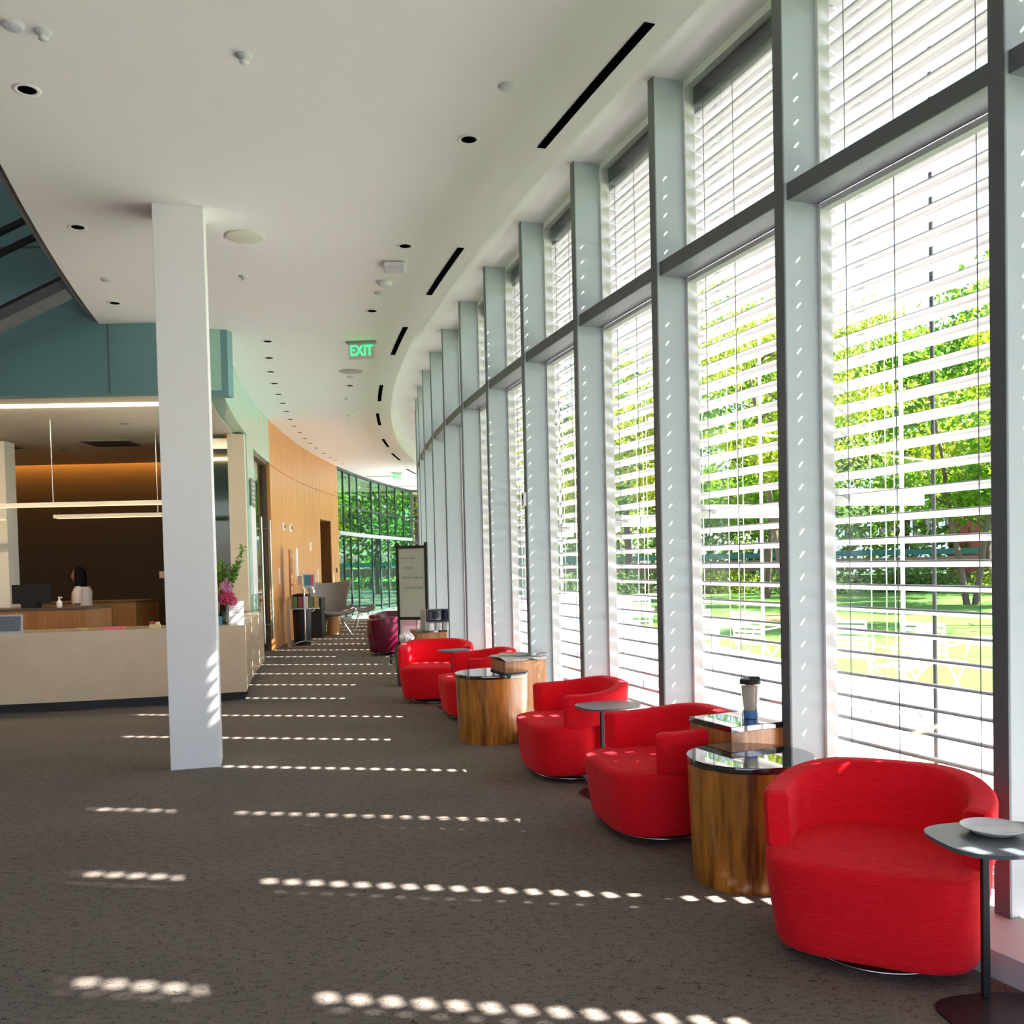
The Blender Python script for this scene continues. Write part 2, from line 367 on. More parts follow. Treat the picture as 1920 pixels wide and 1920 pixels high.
# teal wall, its shade put into the colour, facing the camera above the reception and up into the atrium
def radial_wall(name, k, r0, r1, z0, z1, th, mt):
    a, b = P(k, r0), P(k, r1); t = (P(k + .1, r0) - P(k, r0)).normalized() * th
    m = MB(); m.prism([(a.x, a.y), (b.x, b.y), (b.x + t.x, b.y + t.y), (a.x + t.x, a.y + t.y)], z0, z1); return m.build(name, mt, kind='structure')
A0, A1 = Vector((-3.17, 10.72, 0)), Vector((-15.5, 10.25, 0))
m = MB(); m.prism([(-3.72, 10.31), (-15.5, 10.2), (-15.5, 10.4), (-3.72, 10.5)], HZ - .07, 8.5); m.prism([(-3.16, 10.67), (-3.92, 10.58), (-3.92, 10.75), (-3.14, 10.8)], HZ - .06, HC + .05); m.build('wall_shaded_panel', GREENSHADE, kind='structure')
m = MB()
for x in (-4.35, -6.4, -8.6): m.box((x, 10.304 + (x + 3.9) * .0095, 5.9), (.008, .008, 4.9))
m.box((-9.6, 10.247, 6.0), (11, .01, .02), rz=.0095)
m.box((-9.6, 10.247, 5.05), (11, .01, .02), rz=.0095)
m.build('trim_3', FINDARK, kind='structure')
# atrium stair seen past the ceiling edge
st = empty('atrium_stair', (-5.5, 9.3, 0), label='dark steel stair flight high in the teal atrium at upper left', cat='stairs')
def slantbar(nm, x0, z0, x1, z1, t, d, mt, y=9.3):
    mb = MB(); L_ = math.hypot(x1 - x0, z1 - z0); an = math.atan2(z1 - z0, x1 - x0)
    mb.box((0, 0, 0), (L_, d, t), mtx=None); o = mb.build(nm, mt, st); o.location = ((x0 + x1) / 2 + 5.5, y - 9.3, (z0 + z1) / 2); o.rotation_euler = (0, -an, 0)
    return o
slantbar('handrail', -9.5, 2.82, -3.9, 5.33, .045, .06, BLACK)
slantbar('handrail', -9.5, 2.62, -3.6, 5.26, .045, .06, BLACK)
slantbar('stringer', -9.5, 1.93, -3.2, 4.8, .10, .25, mat('stringer_grey', (.13, .14, .15), .5))
slantbar('stringer_edge', -9.5, 2.00, -3.2, 4.87, .03, .26, BLACK)

# unseen atrium shell and the wall behind the camera
m = MB(); m.prism([(-16, -9.2), (-9.5, -9.2), (-9.5, -9), (-16, -9)], 0, 4.2); m.prism([(-16, -9.2), (6.6, -9.2), (6.6, -9), (-16, -9)], 4.2, 9); m.build('wall_back_added', mat('back_wall', (.55, .54, .50), .8), kind='structure')  # added out of view; its opening sets how much sky light enters
m = MB(); m.prism([(-16.2, -9.2), (-16, -9.2), (-16, 11), (-16.2, 11)], 0, 9); m.build('wall_left_added', mat('left_wall', (.40, .42, .40), .8), kind='structure')  # added out of view to keep the atrium dim
m = MB(); m.prism([(-16.2, -9.2), (0, -9.2), (-2, 11), (-16.2, 11)], 8.6, 8.8); m.build('roof_atrium_added', mat('atrium_roof', (.45, .47, .46), .8), kind='structure')  # unseen roof, added to shut sky light off the teal wall
m = MB(); arc_quads(m, -16, 5.85, 55.3, 55.36, HC + .5, 8.7, 30); m.build('wall_upper', mat('upper_wall', (.5, .5, .48), .8), kind='structure')  # unseen; carried on to the teal wall to stop a sun leak
m = MB(); arc_quads(m, -14, KA, 50.6, 55.4, HC, HC + .5, 8); arc_quads(m, -14, KA, RF, RF - .3, 0, HC, 8); m.build('ceiling_rear', CEIL, kind='structure')
m = MB(); m.prism([(-60, -60), (40, -60), (22, -9.2), (-60, -9.2)], -.2, -.05); m.build('pavement_added', mat('pavement_added', (.12, .12, .12), .9), kind='structure')  # unseen dark ground, added to block light rising through the back opening
# reception room
ru = Vector((-.955, -.297, 0)); rv = Vector((-.297, .955, 0))
def RC(a, b, z=0.): 
    q = Vector((-3.1, 10.72, 0)) + ru * 0
    return Vector((a, b, z))
m = MB(); m.prism([(-3.6, 11.12), (-15.5, 10.68), (-15.5, 17.72), (-5.1, 17.72), (-4.6, 14.2)], HZ + .02, HZ + .25); m.build('ceiling_reception', mat('reception_ceiling', (.76, .70, .60), .8), kind='structure')
m = MB(); m.box((-9.66, 10.74, HZ + .05), (11.6, .76, .1), rz=.03); m.build('trim_4', CREAM, kind='structure')
m = MB(); m.box((-10.3, 18.1, 2.14), (10.6, .2, 4.28)); m.build('wall_reception_back', BROWN, kind='structure')
m = MB(); m.box((-15.6, 14.3, 2.14), (.2, 8, 4.28)); m.build('wall_reception_left', BROWN, kind='structure')
m = MB(); m.prism([(-16, 10.3), (-3.2, 10.45), (-3.55, 11.3), (-4.3, 13), (-4.95, 18.5), (-16, 18.5)], 4.28, 4.4); m.build('roof_reception_added', WHITE, kind='structure')  # unseen roof, added to keep stray sun off the brown wall
CW = mat('warm_strip', (1, .8, .5), .5, emit=(1, .78, .45), estr=16)
CO = mat('orange_strip', (1, .5, .15), .5, emit=(1, .38, .05), estr=22)
m = MB(); m.box((-9.7, 11.22, HZ + .0), (11.2, .035, .03), rz=.037)
m.build('cove_light', CW, label='warm white light strip along the front edge of the reception ceiling', cat='ceiling light')
m = MB(); m.box((-10.3, 17.86, HZ + .16), (10.2, .06, .03))
m.build('cove_light', CO, label='orange glowing light strip above the dark brown reception wall', cat='ceiling light')
m = MB(); m.box((-7.83, 14.4, HZ / 2), (.36, .3, HZ)); m.build('column', WHITE, kind='structure')
# dark glass leaf beside the opening
m = MB(); m.box((-4.42, 14.4, 1.78), (.5, .03, 3.45), rz=.1); g_ = m.build('door_1', mat('dark_green_glass', (.03, .075, .065), .08, coat=.5), kind='structure')
m = MB(); m.box((-4.155, 14.425, 1.78), (.035, .05, 3.45), rz=.1); m.box((-4.42, 14.39, HZ - .1), (.5, .05, .16), rz=.1, mi=1); m.build('door_frame', [BLACK, CHROME], g_)

# maple wall
def arc_wall(nm, segs, mt):
    m = MB()
    for k0, k1, z0, z1 in segs: arc_quads(m, k0, k1, 54.1, 54.3, z0, z1, max(2, int((k1 - k0) * 3)))
    return m.build(nm, mt, kind='structure')
arc_wall('wall_maple', [(10.2, 14.72, 0, 3.375), (14.72, 15.7, 2.68, 3.375), (15.7, 16.38, 0, 3.375), (10.2, 16.38, 3.39, HC + .02)], MAPLE)
m = MB(); arc_quads(m, 10.18, 16.38, 54.115, 54.2, 3.37, 3.395, 14)
for i in range(1, 30):
    k = 10.2 + i * .2065
    z0 = 2.68 if 14.7 < k < 15.72 else .0
    p = P(k, 54.1); m.box((p.x, p.y, (z0 + HC) / 2), (.003, .006, HC - z0), rz=rot_at(k))
m.build('trim_5', mat('panel_joint', (.42, .2, .07), .7), kind='structure')
m = MB(); 
for k in (14.72, 15.7): arc_quads(m, k - .01, k + .01, 54.12, 54.75, 0, 2.68, 2)
arc_quads(m, 14.72, 15.7, 54.72, 54.76, 0, 2.7, 3); arc_quads(m, 14.72, 15.7, 54.3, 54.75, 2.66, 2.7, 3)
m.build('doorway', wood('dark_maple', (.12, .045, .012), (.17, .07, .02)), kind='structure')
# glass door in the green wall
d2 = empty('door_2', P(9.4, 54.15), rot_at(9.4), kind='structure')
m = MB(); m.box((-.06, .03, 1.7), (.015, 1.86, 3.36)); m.build('glass_leaf', DGLASS, d2)
m = MB(); m.box((-.06, .0, 3.4), (.14, 2.02, .08)); m.box((-.06, .99, 1.7), (.14, .05, 3.4)); m.box((-.06, -.99, 1.7), (.1, .03, 3.4)); m.build('door_frame', wood('bronze_trim', (.10, .06, .03), (.14, .09, .05)), d2)
for yy in (-.55, .62):
    m = MB(); m.tube([(.09, yy, .25), (.09, yy, 2.35)], .018, 10); m.tube([(.09, yy, .5), (-.05, yy, .5)], .01); m.tube([(.09, yy, 2.2), (-.05, yy, 2.2)], .01); m.build('pull_handle', CHROME, d2)
m = MB(); m.prism([tuple(P(8.7, 54.4))[:2], tuple(P(10.2, 54.4))[:2], tuple(P(10.2, 55.3))[:2], tuple(P(8.7, 55.3))[:2]], -.0, .003); m.build('floor_office', mat('office_floor', (.05, .05, .05), .8), kind='structure')
m = MB(); arc_quads(m, 8.8, 10.3, 55.3, 55.36, 0, 3.5, 4); arc_quads(m, 8.5, 8.6, 54.3, 55.36, 0, 3.5, 2); m.build('wall_office', mat('office_wall', (.10, .12, .10), .8), kind='structure')
# white notice panel and directory on the green wall
m = MB(); m.box((.012, 0, 1.78), (.02, .62, 1.35)); m.build('wall_panel', PLASTIC, loc=tuple(P(8.33, 54.1)), rz=rot_at(8.33), label='tall white panel on the green wall left of the glass door', cat='wall panel')
sg = empty('directory_sign', P(8.33, 54.1), rot_at(8.33), label='taupe directory sign above the white panel on green wall', cat='sign')
m = MB(); m.box((.02, 0, 2.67), (.02, .5, .42)); m.build('plate', mat('taupe', (.25, .23, .19), .6), sg)
for i in range(5):
    m = MB(); m.box((.034, -.02, 2.81 - i * .07), (.004, .36 - .05 * (i % 2), .018)); m.build('text_line', PLASTIC, sg)

# glass wall at the far end (continues the arc) and across the end
KG = 16.4
gi = 40
def gwin(ka, kb, r=54.15):
    global gi
    gi += 1
    c = P((ka + kb) / 2, r); e = empty('window_%d' % gi, c, rot_at((ka + kb) / 2), kind='structure'); Lh = r * DK * (kb - ka)
    m = MB(); m.box((0, 0, HC / 2), (.012, Lh - .03, HC - .06)); m.build('glass_pane', GGLASS, e)
    m = MB(); m.box((0, -Lh / 2, HC / 2), (.055, .045, HC)); m.box((0, 0, 2.42), (.14, Lh, .1), mi=1); m.box((0, 0, HC - .03), (.12, Lh, .06)); m.box((0, 0, 3.2), (.03, Lh, .05)); m.box((0, 0, .04), (.12, Lh, .08)); m.build('window_frame', [mat('green_dark_%d' % gi, (.04, .07, .065), .4), FIN], e)
ks = [16.4, 17.0, 17.6, 18.25, 19.5, 20.2, 20.9, 21.6, 22.3, 22.95]
for a, b in zip(ks[:-1], ks[1:]): gwin(a, b)
e = empty('window_60', (0, 0, 0), 0, kind='structure')
a, b = P(22.95, 54.15), P(23.2, 51.3); dd = b - a; Ln = dd.length; rz = math.atan2(dd.y, dd.x); mid = (a + b) / 2
e.location = mid; e.rotation_euler = (0, 0, rz)
m = MB(); m.box((0, 0, HC / 2), (Ln, .012, HC)); m.build('glass_pane', GLASS, e)
m = MB()
for x in (-Ln / 2 + .04, -Ln / 2 + 1.0, 0.7, Ln / 2): m.box((x, 0, HC / 2), (.08, .12, HC))
for z in (.05, 2.3, 3.1, HC - .04): m.box((0, 0, z), (Ln, .12, .08))
m.build('window_frame', FINDARK, e)
m = MB(); p = P(19.0, 54.0)
# light column
cl = MB(); cl.box((0, 0, HC / 2), (.36, .36, HC)); bevel(cl.build('column', WHITE, loc=(-2.46, 7.19, 0), rz=.26, kind='structure'), .004)

# ------------------------------------------------------------------ outdoors ground
m = MB(); arc_quads(m, -14, 45, 46.4, RF - .28, -.12, -.02, 80); m.build('sidewalk', CONC, kind='structure')
def grassmat():
    m_ = mat('lawn', (.05, .145, .004), .9, var=(1, 1.2, .22, 0), bump=(30, .6)); return m_
G = grassmat(); C2 = Vector((CX, CY, 0))
m = MB(); m.prism([tuple(P(k, 46.4))[:2] for k in range(-14, 46)] + [(60, 75), (120, 60), (120, -60), (30, -30)], -.14, -.05); m.build('lawn', G, kind='structure')
m = MB(); m.prism([(-60, 46.2), (-9.4, 46.2), (-16.2, 34), (-16.2, 19), (-60, 19)], -.14, -.05); m.prism([(-60, 46.2), (60, 76), (60, 160), (-60, 160)], -.14, -.055); m.build('lawn_far', G, kind='structure')
def road_strip(name, off0, off1, z, mt, z0=-.1):
    d = Vector((.55, .835, 0)); n = Vector((.835, -.55, 0)); o = Vector((3, 30, 0))
    p = [o + n * off0 - d * 70, o + n * off0 + d * 90, o + n * off1 + d * 90, o + n * off1 - d * 70]
    m = MB(); m.prism([(q.x, q.y) for q in p], z0, z); return m.build(name, mt, kind='structure')
# street, parapet, buildings far away
def far_bar(name, z0, z1, dist, th, mt, L_=150, **t):
    n = Vector((.45, .893, 0)).normalized(); d = Vector((n.y, -n.x, 0)); c = n * dist
    p = [c - d * L_ / 2, c + d * L_ / 2, c + d * L_ / 2 + n * th, c - d * L_ / 2 + n * th]
    m = MB(); m.prism([(q.x, q.y) for q in p], z0, z1); return m.build(name, mt, **t)
far_bar('path', -.12, .0, 44, 2.0, CONC, kind='structure')
far_bar('road', -.12, .02, 50, 12, mat('asphalt', (.16, .16, .16), .9), kind='structure')
far_bar('road_barrier', .55, 1.25, 63, .4, mat('barrier_brown', (.13, .085, .065), .9), label='low brown wall running along the far street behind the lawn', cat='wall')
far_bar('railing', .05, .5, 49, .1, mat('rail_dark', (.03, .04, .04), .6), label='dark low rail in front of the far street', cat='railing')
far_bar('bridge_rail', 1.4, 1.75, 66, .3, mat('rail_green', (.03, .16, .12), .6), label='dark green rail above the brown street wall', cat='railing')
for (x, y, d, h, c, lab) in ((36, 62, (9, 9, 8), 0, (.45, .10, .06), 'small red building beyond the trees at right'), (30, 80, (14, 10, 13), 0, (.10, .14, .20), 'blue grey building beyond the street'), (55, 60, (14, 12, 9), .3, (.42, .18, .12), 'brick red building far right beyond the street')):
    b = empty('building', (x, y, 0), .35, label=lab, cat='building')
    m = MB(); m.box((0, 0, d[2] / 2), d); m.build('wall', mat('bw', c, .8), b)
    m = MB(); m.box((0, 0, d[2] + .15), (d[0] + .5, d[1] + .5, .3)); m.build('roof', WHITE, b)
    for i in range(4):
        for j in range(2):
            m = MB(); m.box((-d[0] * .36 + i * d[0] * .24, -d[1] / 2 - .02, d[2] * (.3 + .4 * j)), (d[0] * .12, .06, d[2] * .2)); m.build('window', DARK, b)

# trees
def make_tree(name, h, cr, n, ls, lm, seed, stems=3, low=.28):
    r = random.Random(seed); root = empty(name, (0, 0, -.1))
    tb = MB(); tips = []
    for s in range(stems):
        a = 2 * PI * s / stems + r.random(); sp = .12 * h * (stems > 1)
        pts = [(0.12 * math.cos(a) * (stems > 1), .12 * math.sin(a) * (stems > 1), 0)]
        for i in range(1, 6):
            t = i / 5; pts.append((sp * t * math.cos(a) + r.uniform(-.12, .12), sp * t * math.sin(a) + r.uniform(-.12, .12), h * .75 * t))
        tb.tube(pts, [(.085 if stems > 1 else .16) * (h / 9) * (1 - .8 * i / 5) + .01 for i in range(6)], 7)
        for q in range(9):
            t = r.uniform(.3, .95); i = int(t * 5); p0 = Vector(pts[i]).lerp(Vector(pts[min(5, i + 1)]), t * 5 - i)
            b = r.uniform(0, 2 * PI); ln = cr * r.uniform(.5, .95) * (1.1 - t * .5)
            p1 = p0 + Vector((math.cos(b) * ln * .5, math.sin(b) * ln * .5, ln * .35)); p2 = p0 + Vector((math.cos(b) * ln, math.sin(b) * ln, ln * .55 + r.uniform(-.2, .3)))
            tb.tube([p0, p1, p2], [.035, .022, .008], 5); tips += [p1, p2, (p1 + p2) / 2]
    tb.build('trunk', BARK, root)
    lb = MB(); cl = []
    for i in range(46):
        if i < len(tips) and r.random() < .75: c = tips[i % len(tips)]
        else:
            a, b = r.uniform(0, 2 * PI), math.acos(r.uniform(-.7, 1)); c = Vector((math.cos(a) * math.sin(b) * cr * .8, math.sin(a) * math.sin(b) * cr * .8, h * (low + (1 - low) * .5) + math.cos(b) * h * (1 - low) * .45))
        cl.append((c, r.uniform(.25, .5) * cr * .75))
    for i in range(n):
        c, rad = cl[r.randrange(len(cl))]
        q = Vector((r.gauss(0, 1), r.gauss(0, 1), r.gauss(0, .6))).normalized() * rad * r.random() ** .45
        p = c + q; u = Vector((r.gauss(0, 1), r.gauss(0, 1), r.gauss(0, 1))).normalized(); v = u.orthogonal().normalized(); s = ls * r.uniform(.6, 1.3)
        lb.add([p - u * s, p - v * s * .5, p + u * s, p + v * s * .5], [(0, 1, 2, 3)])
    lb.build('foliage', lm, root)
    return root
LY = leafmat('leaf_yellow', (.44, .47, .012), (.18, .30, .01)); LG = leafmat('leaf_green', (.08, .22, .015), (.20, .33, .02)); LD = leafmat('leaf_dark', (.05, .13, .02), (.14, .27, .03))
tA = make_tree('tree', 9.8, 3.0, 14000, .078, LY, 3); tB = make_tree('tree', 11.0, 3.8, 14000, .11, LG, 5, 2); tC = make_tree('tree', 12.0, 4.6, 12000, .15, LY, 9, 1, .2); tD = make_tree('tree', 11, 4.4, 11000, .16, LD, 12, 1, .15)
TR = [(tA, 7.0, 23.5, 'yellow-green young tree with several slim stems on the near lawn'), (tB, 13.5, 27.5, 'green tree with two stems on the lawn behind the white chairs'),
      (tA, 12.0, 19.0, 'yellow-green young tree nearest the right edge of the window wall'), (tC, 19, 33, 'broad yellow-green tree in front of the far street at right'),
      (tD, 27, 37, 'dark green tree near the red building'), (tB, 9.5, 35, 'green two-stem tree beyond the near yellow-green tree'), (tC, 3.2, 38, 'broad yellow-green tree seen through the middle bays'),
      (tD, 14, 43, 'dark green tree beside the far path'), (tC, 23, 45, 'broad yellow-green tree beside the far street wall'), (tD, 6, 48, 'dark green tree behind the middle bays'),
      (tB, 21, 24, 'green two-stem tree at the far right of the lawn'), (tC, 31, 30, 'broad yellow-green tree at the far right edge'),
      (tD, 36, 44, 'dark green tree behind the right street wall'), (tC, -4.4, 44, 'bright yellow-green tree outside the end of the corridor'), (tB, -8.0, 37, 'green tree outside the far glass doors'),
      (tC, -9.5, 44, 'broad tree filling the far glass wall'), (tD, -7.5, 52, 'dark green tree far behind the glass doors'), (tB, -10.8, 31, 'green tree close to the glass wall beside the maple wall'), (tD, -1.5, 54, 'dark green tree beyond the corridor end'), (tD, -14.5, 38, 'dark green tree left behind the glass wall')]
for i in range(9): TR.append((tD if i % 2 else tC, 66 - i * 9.5, 44 + i * 5.6, 'hazy tree in the row beyond the far street'))
used = set()
for i, (t, x, y, lab) in enumerate(TR):
    if id(t) in used: o = copy_tree(t)
    else: o = t; used.add(id(t))
    o.location = (x, y, -.1); o.rotation_euler = (0, 0, i * 2.1); tag(o, lab, 'tree', 'trees in the park outside'); s = 1 + .12 * math.sin(i * 5); o.scale = (s, s, s)
# shrubs beside the street
sh = MB(); r = random.Random(4)
for i in range(2600):
    p = Vector((r.gauss(0, .9), r.gauss(0, .55), abs(r.gauss(.35, .3)))); u = Vector((r.gauss(0, 1), r.gauss(0, 1), r.gauss(0, 1))).normalized(); v = u.orthogonal().normalized(); s = .09
    sh.add([p - u * s, p - v * s * .5, p + u * s, p + v * s * .5], [(0, 1, 2, 3)])
shm = sh.mesh('shrub', LD); shy = sh.mesh('shrub', LY)
for i in range(10):
    n = Vector((.45, .893, 0)).normalized(); d = Vector((n.y, -n.x, 0)); q = n * (40.5 + 1.2 * math.sin(i * 3)) + d * (-22 + i * 3.9)
    if q.x < 1 - .0 * q.y: continue
    o = bpy.data.objects.new('shrub', shy if i % 3 == 0 else shm); sc.collection.objects.link(o); o.location = (q.x, q.y, -.06)
    tag(o, 'low leafy shrub in the planting strip before the far path', 'shrub', 'shrubs before the far path')
hd = MB(); n = Vector((.45, .893, 0)).normalized(); d = Vector((n.y, -n.x, 0))
for i in range(9000):
    p = n * (72 + r.gauss(0, 1.2)) + d * r.uniform(-62, 48) + Vector((0, 0, abs(r.gauss(2.2, 2.0)))); u = Vector((r.gauss(0, 1), r.gauss(0, 1), r.gauss(0, 1))).normalized(); v = u.orthogonal().normalized(); q = r.uniform(.2, .5)
    hd.add([p - u * q, p - v * q * .6, p + u * q, p + v * q * .6], [(0, 1, 2, 3)])
hd.build('foliage', LG, label='long green bank of foliage behind the brown street wall', cat='foliage', kind='stuff')
m = MB(); m.lathe([(1.3, -.06), (.8, .0), (.01, .03)], n=24); m.build('mulch_bed', mat('mulch', (.30, .12, .05), .95), loc=(7, 23.5, 0), label='round red-brown mulch bed under the slim stemmed tree', cat='mulch')

# white garden chairs and tables
GCW = mat('garden_white', (.48, .48, .46), .5)
def garden_chair():
    root = empty('garden_chair'); W = .44
    for s in (-1, 1):
        m = MB(); m.tube([(s * W / 2, -.24, 0), (s * W / 2, .14, .45), (s * W / 2, .22, .84)], .011); m.build('leg', GCW, root)
        m = MB(); m.tube([(s * W / 2 * .94, .26, 0), (s * W / 2 * .94, -.2, .43)], .011); m.build('leg', GCW, root)
        m = MB(); m.tube([(s * W / 2, .17, .62), (s * W / 2, -.18, .64), (s * W / 2, -.23, .60), (s * W / 2, -.18, .5)], .010); m.build('arm', GCW, root)
    m = MB()
    for i in range(7): m.box((0, -.2 + i * .06, .445), (W, .042, .012))
    m.build('seat', GCW, root)
    m = MB()
    for i in range(6): m.box((0, .155 + i * .013, .54 + i * .058), (W, .012, .036))
    m.build('backrest', GCW, root)
    return root
gc = garden_chair()
GC = [(3.55, 9.9, 2.6, 'white slatted metal garden chair left of the black pole on the paving edge'), (4.15, 9.2, 2.2, 'white slatted garden chair behind the black pole'), (3.75, 8.95, 3.9, 'white slatted garden chair turned sideways in front of the one behind the pole'),
      (2.45, 12.6, 2.9, 'white slatted garden chair left of the pedestal table'), (3.05, 11.7, 2.2, 'white slatted garden chair right of the pedestal table'), (2.55, 13.9, 3.3, 'small white slatted chair beyond the pedestal table'),
      (2.2, 16.3, 2.9, 'white slatted garden chair before the mulch seen through the third bay'), (1.85, 17.8, 3.6, 'white slatted garden chair farthest along the paving')]
for i, (x, y, a, lab) in enumerate(GC):
    o = gc if i == 0 else copy_tree(gc); o.location = (x, y, -.02); o.rotation_euler = (0, 0, a); tag(o, lab, 'chair', 'white garden chairs on the paving')
def garden_table(x, y, lab):
    e = empty('garden_table', (x, y, -.02)); tag(e, lab, 'table', 'white garden tables on the paving')
    m = MB(); m.lathe([(.40, .70), (.41, .715), (.40, .73)], n=32); m.build('table_top', WHITE, e)
    m = MB(); m.lathe([(.05, .02), (.05, .70)], n=16); m.build('post', WHITE, e)
    m = MB(); m.lathe([(.26, 0), (.26, .02), (.05, .035)], n=28); m.build('base', WHITE, e)
garden_table(2.45, 11.3, 'white round pedestal garden table between two slatted chairs'); garden_table(4.45, 8.3, 'white round garden table at the right beside the black pole')
garden_table(1.9, 15.2, 'white round garden table farther along the paving')
pl = MB(); pl.tube([(0, 0, -.02), (0, 0, 5.2)], .012, 8)
p = P(0, 50.45); pl.build('pole', DARK, loc=(p.x, p.y, 0), label='thin black pole outside the window behind the nearest red chair', cat='pole')
WL = {-1: 'white outrigger bracket outside the window at the right edge', 0: 'white outrigger bracket and rod beside the black pole', 1: 'white outrigger bracket outside the window behind the tumbler', 2: 'white outrigger bracket outside behind the second armchair', 3: 'white outrigger bracket outside the third bay', 4: 'white outrigger bracket outside the bay by the newspaper box', 5: 'white outrigger bracket outside beyond the newspaper box'}
for k in range(-1, 6):
    c = P(k, RF - .2); e = empty('shade_bracket', (c.x, c.y, 0), rot_at(k), label=WL[k], cat='bracket', group='white brackets outside the windows')
    m = MB(); m.tube([(.56, 0, -.02), (.56, 0, 4.6)], .011, 8); m.build('post', GCW, e)
    m = MB(); m.box((.36, .0, 1.80), (.66, .05, .085)); m.build('arm', GCW, e)

# ------------------------------------------------------------------ armchairs
def sup(phi, a, b, n=2.7):
    c, s = math.cos(phi), math.sin(phi)
    return Vector((a * math.copysign(abs(c) ** (2 / n), c), b * math.copysign(abs(s) ** (2 / n), s), 0))
def sstep(a, b, x):
    t = max(0, min(1, (x - a) / (b - a))); return t * t * (3 - 2 * t)
def armchair(fab, seam=True):
    root = empty('armchair'); A, B = .375, .345; N = 72
    prof = [(.0, .052), (.84, .05), (.885, .056), (.91, .08), (.945, .18), (.98, .29), (.995, .35), (.992, .372), (.975, .386), (.9, .395), (.6, .402), (.0, .405)]
    rows = []
    for s, z in prof:
        row = []
        for i in range(N):
            q = sup(2 * PI * i / N, A, B, 3.7); k = 1 - .17 * sstep(-.02, .12, q.y) * sstep(.0, 1, 1)
            row.append((q.x * s * k, q.y * s * (k if q.y > 0 else 1) , z))
        rows.append(row)
    m = MB(); m.grid(rows, close=True); m.build('seat', fab, root)
    # shell
    rows = []; NP = 60; ph0, ph1 = math.radians(-22), math.radians(202); ns = 22
    for i in range(NP + 1):
        t = i / NP; ph = ph0 + (ph1 - ph0) * t; edge = min(t, 1 - t)
        o = sup(ph, A + .008, B + .015, 2.6); inn = sup(ph, A - .085, B - .075, 2.5)
        zt = .60 + .05 * sstep(.05, .42, edge); zb = .385 - .325 * sstep(.135, .165, edge)
        rr = .022; th = (o - inn).length; nrm = (o - inn).normalized(); k = 1.0
        if edge < .012: k = .0 if edge == 0 else .85
        sec = []
        cx, cz, hw, hh = (o + inn) / 2, (zt + zb) / 2, th / 2, (zt - zb) / 2
        for (sx, sz, a0) in ((1, 1, 0), (-1, 1, 90), (-1, -1, 180), (1, -1, 270)):
            for j in range(4):
                a = math.radians(a0 + j * 30)
                sec.append((sx * (hw - rr) + rr * math.cos(a), sz * (hh - rr) + rr * math.sin(a)))
        row = []
        lean = .035
        for u, v in sec:
            q = cx + nrm * (u * (1 if k > .5 else .75)); z = cz + v * (1 if k > .5 else .93)
            fl = lean * (z - .39) if z > .39 else (z - .39) * .16 * 1.0
            q = q + nrm * fl
            row.append((q.x, q.y, z))
        rows.append(row)
    m = MB(); m.grid(rows, close=True); n = len(rows[0]); m.add(rows[0], [tuple(range(n))[::-1]], 0, True); m.add(rows[-1], [tuple(range(n))], 0, True)
    m.build('backrest', fab, root)
    m = MB(); m.lathe([(.24, 0), (.25, .008), (.245, .016), (.06, .022), (.05, .052)], n=40); m.build('swivel_base', CHROME, root)
    if seam:
        m = MB(); m.tube([(0, -B * (.885 + .11 * t) - .0005, .085 + .27 * t) for t in (0, .25, .5, .75, 1)], .0022, 5); m.build('seam', fab, root)
    return root
ac = armchair(RED)
def face(dx, dy): return math.atan2(dy, dx) + PI / 2       # local -y points to (dx, dy)
AC = [(1.37, 3.53, face(-.48, -.88), 'red upholstered swivel armchair nearest the camera, beside the table with the white plate', 1.05),
      (.80, 5.20, face(-.97, -.25), 'red swivel armchair just left of the wooden drum table with the cup box', 1.08),
      (.40, 6.62, face(-.97, -.25), 'red swivel armchair behind the small grey table, next to the far drum table', 1.05),
      (-.37, 9.20, face(-.97, -.25), 'red swivel armchair half hidden behind the far wooden drum table', 1.05),
      (-.86, 10.35, face(.05, -1), 'red swivel armchair facing the camera, farthest of the red ones', 1.08)]
for i, (x, y, a, lab, s) in enumerate(AC):
    o = ac if i == 0 else copy_tree(ac); o.location = (x, y, 0); o.rotation_euler = (0, 0, a); o.scale = (s, s, 1); tag(o, lab, 'armchair', 'red armchairs along the window wall')
mc = armchair(MAROON, False)
for i, (x, y, a, lab) in enumerate([(-2.2, 17.2, face(-.2, -1), 'maroon leather armchair facing the camera behind the whiteboard'), (-2.02, 15.75, face(-.5, .85), 'dark maroon leather armchair with its back to the camera')]):
    o = mc if i == 0 else copy_tree(mc); o.location = (x, y, 0); o.rotation_euler = (0, 0, a); o.scale = (1.08, 1.08, 1); tag(o, lab, 'armchair', 'maroon armchairs')

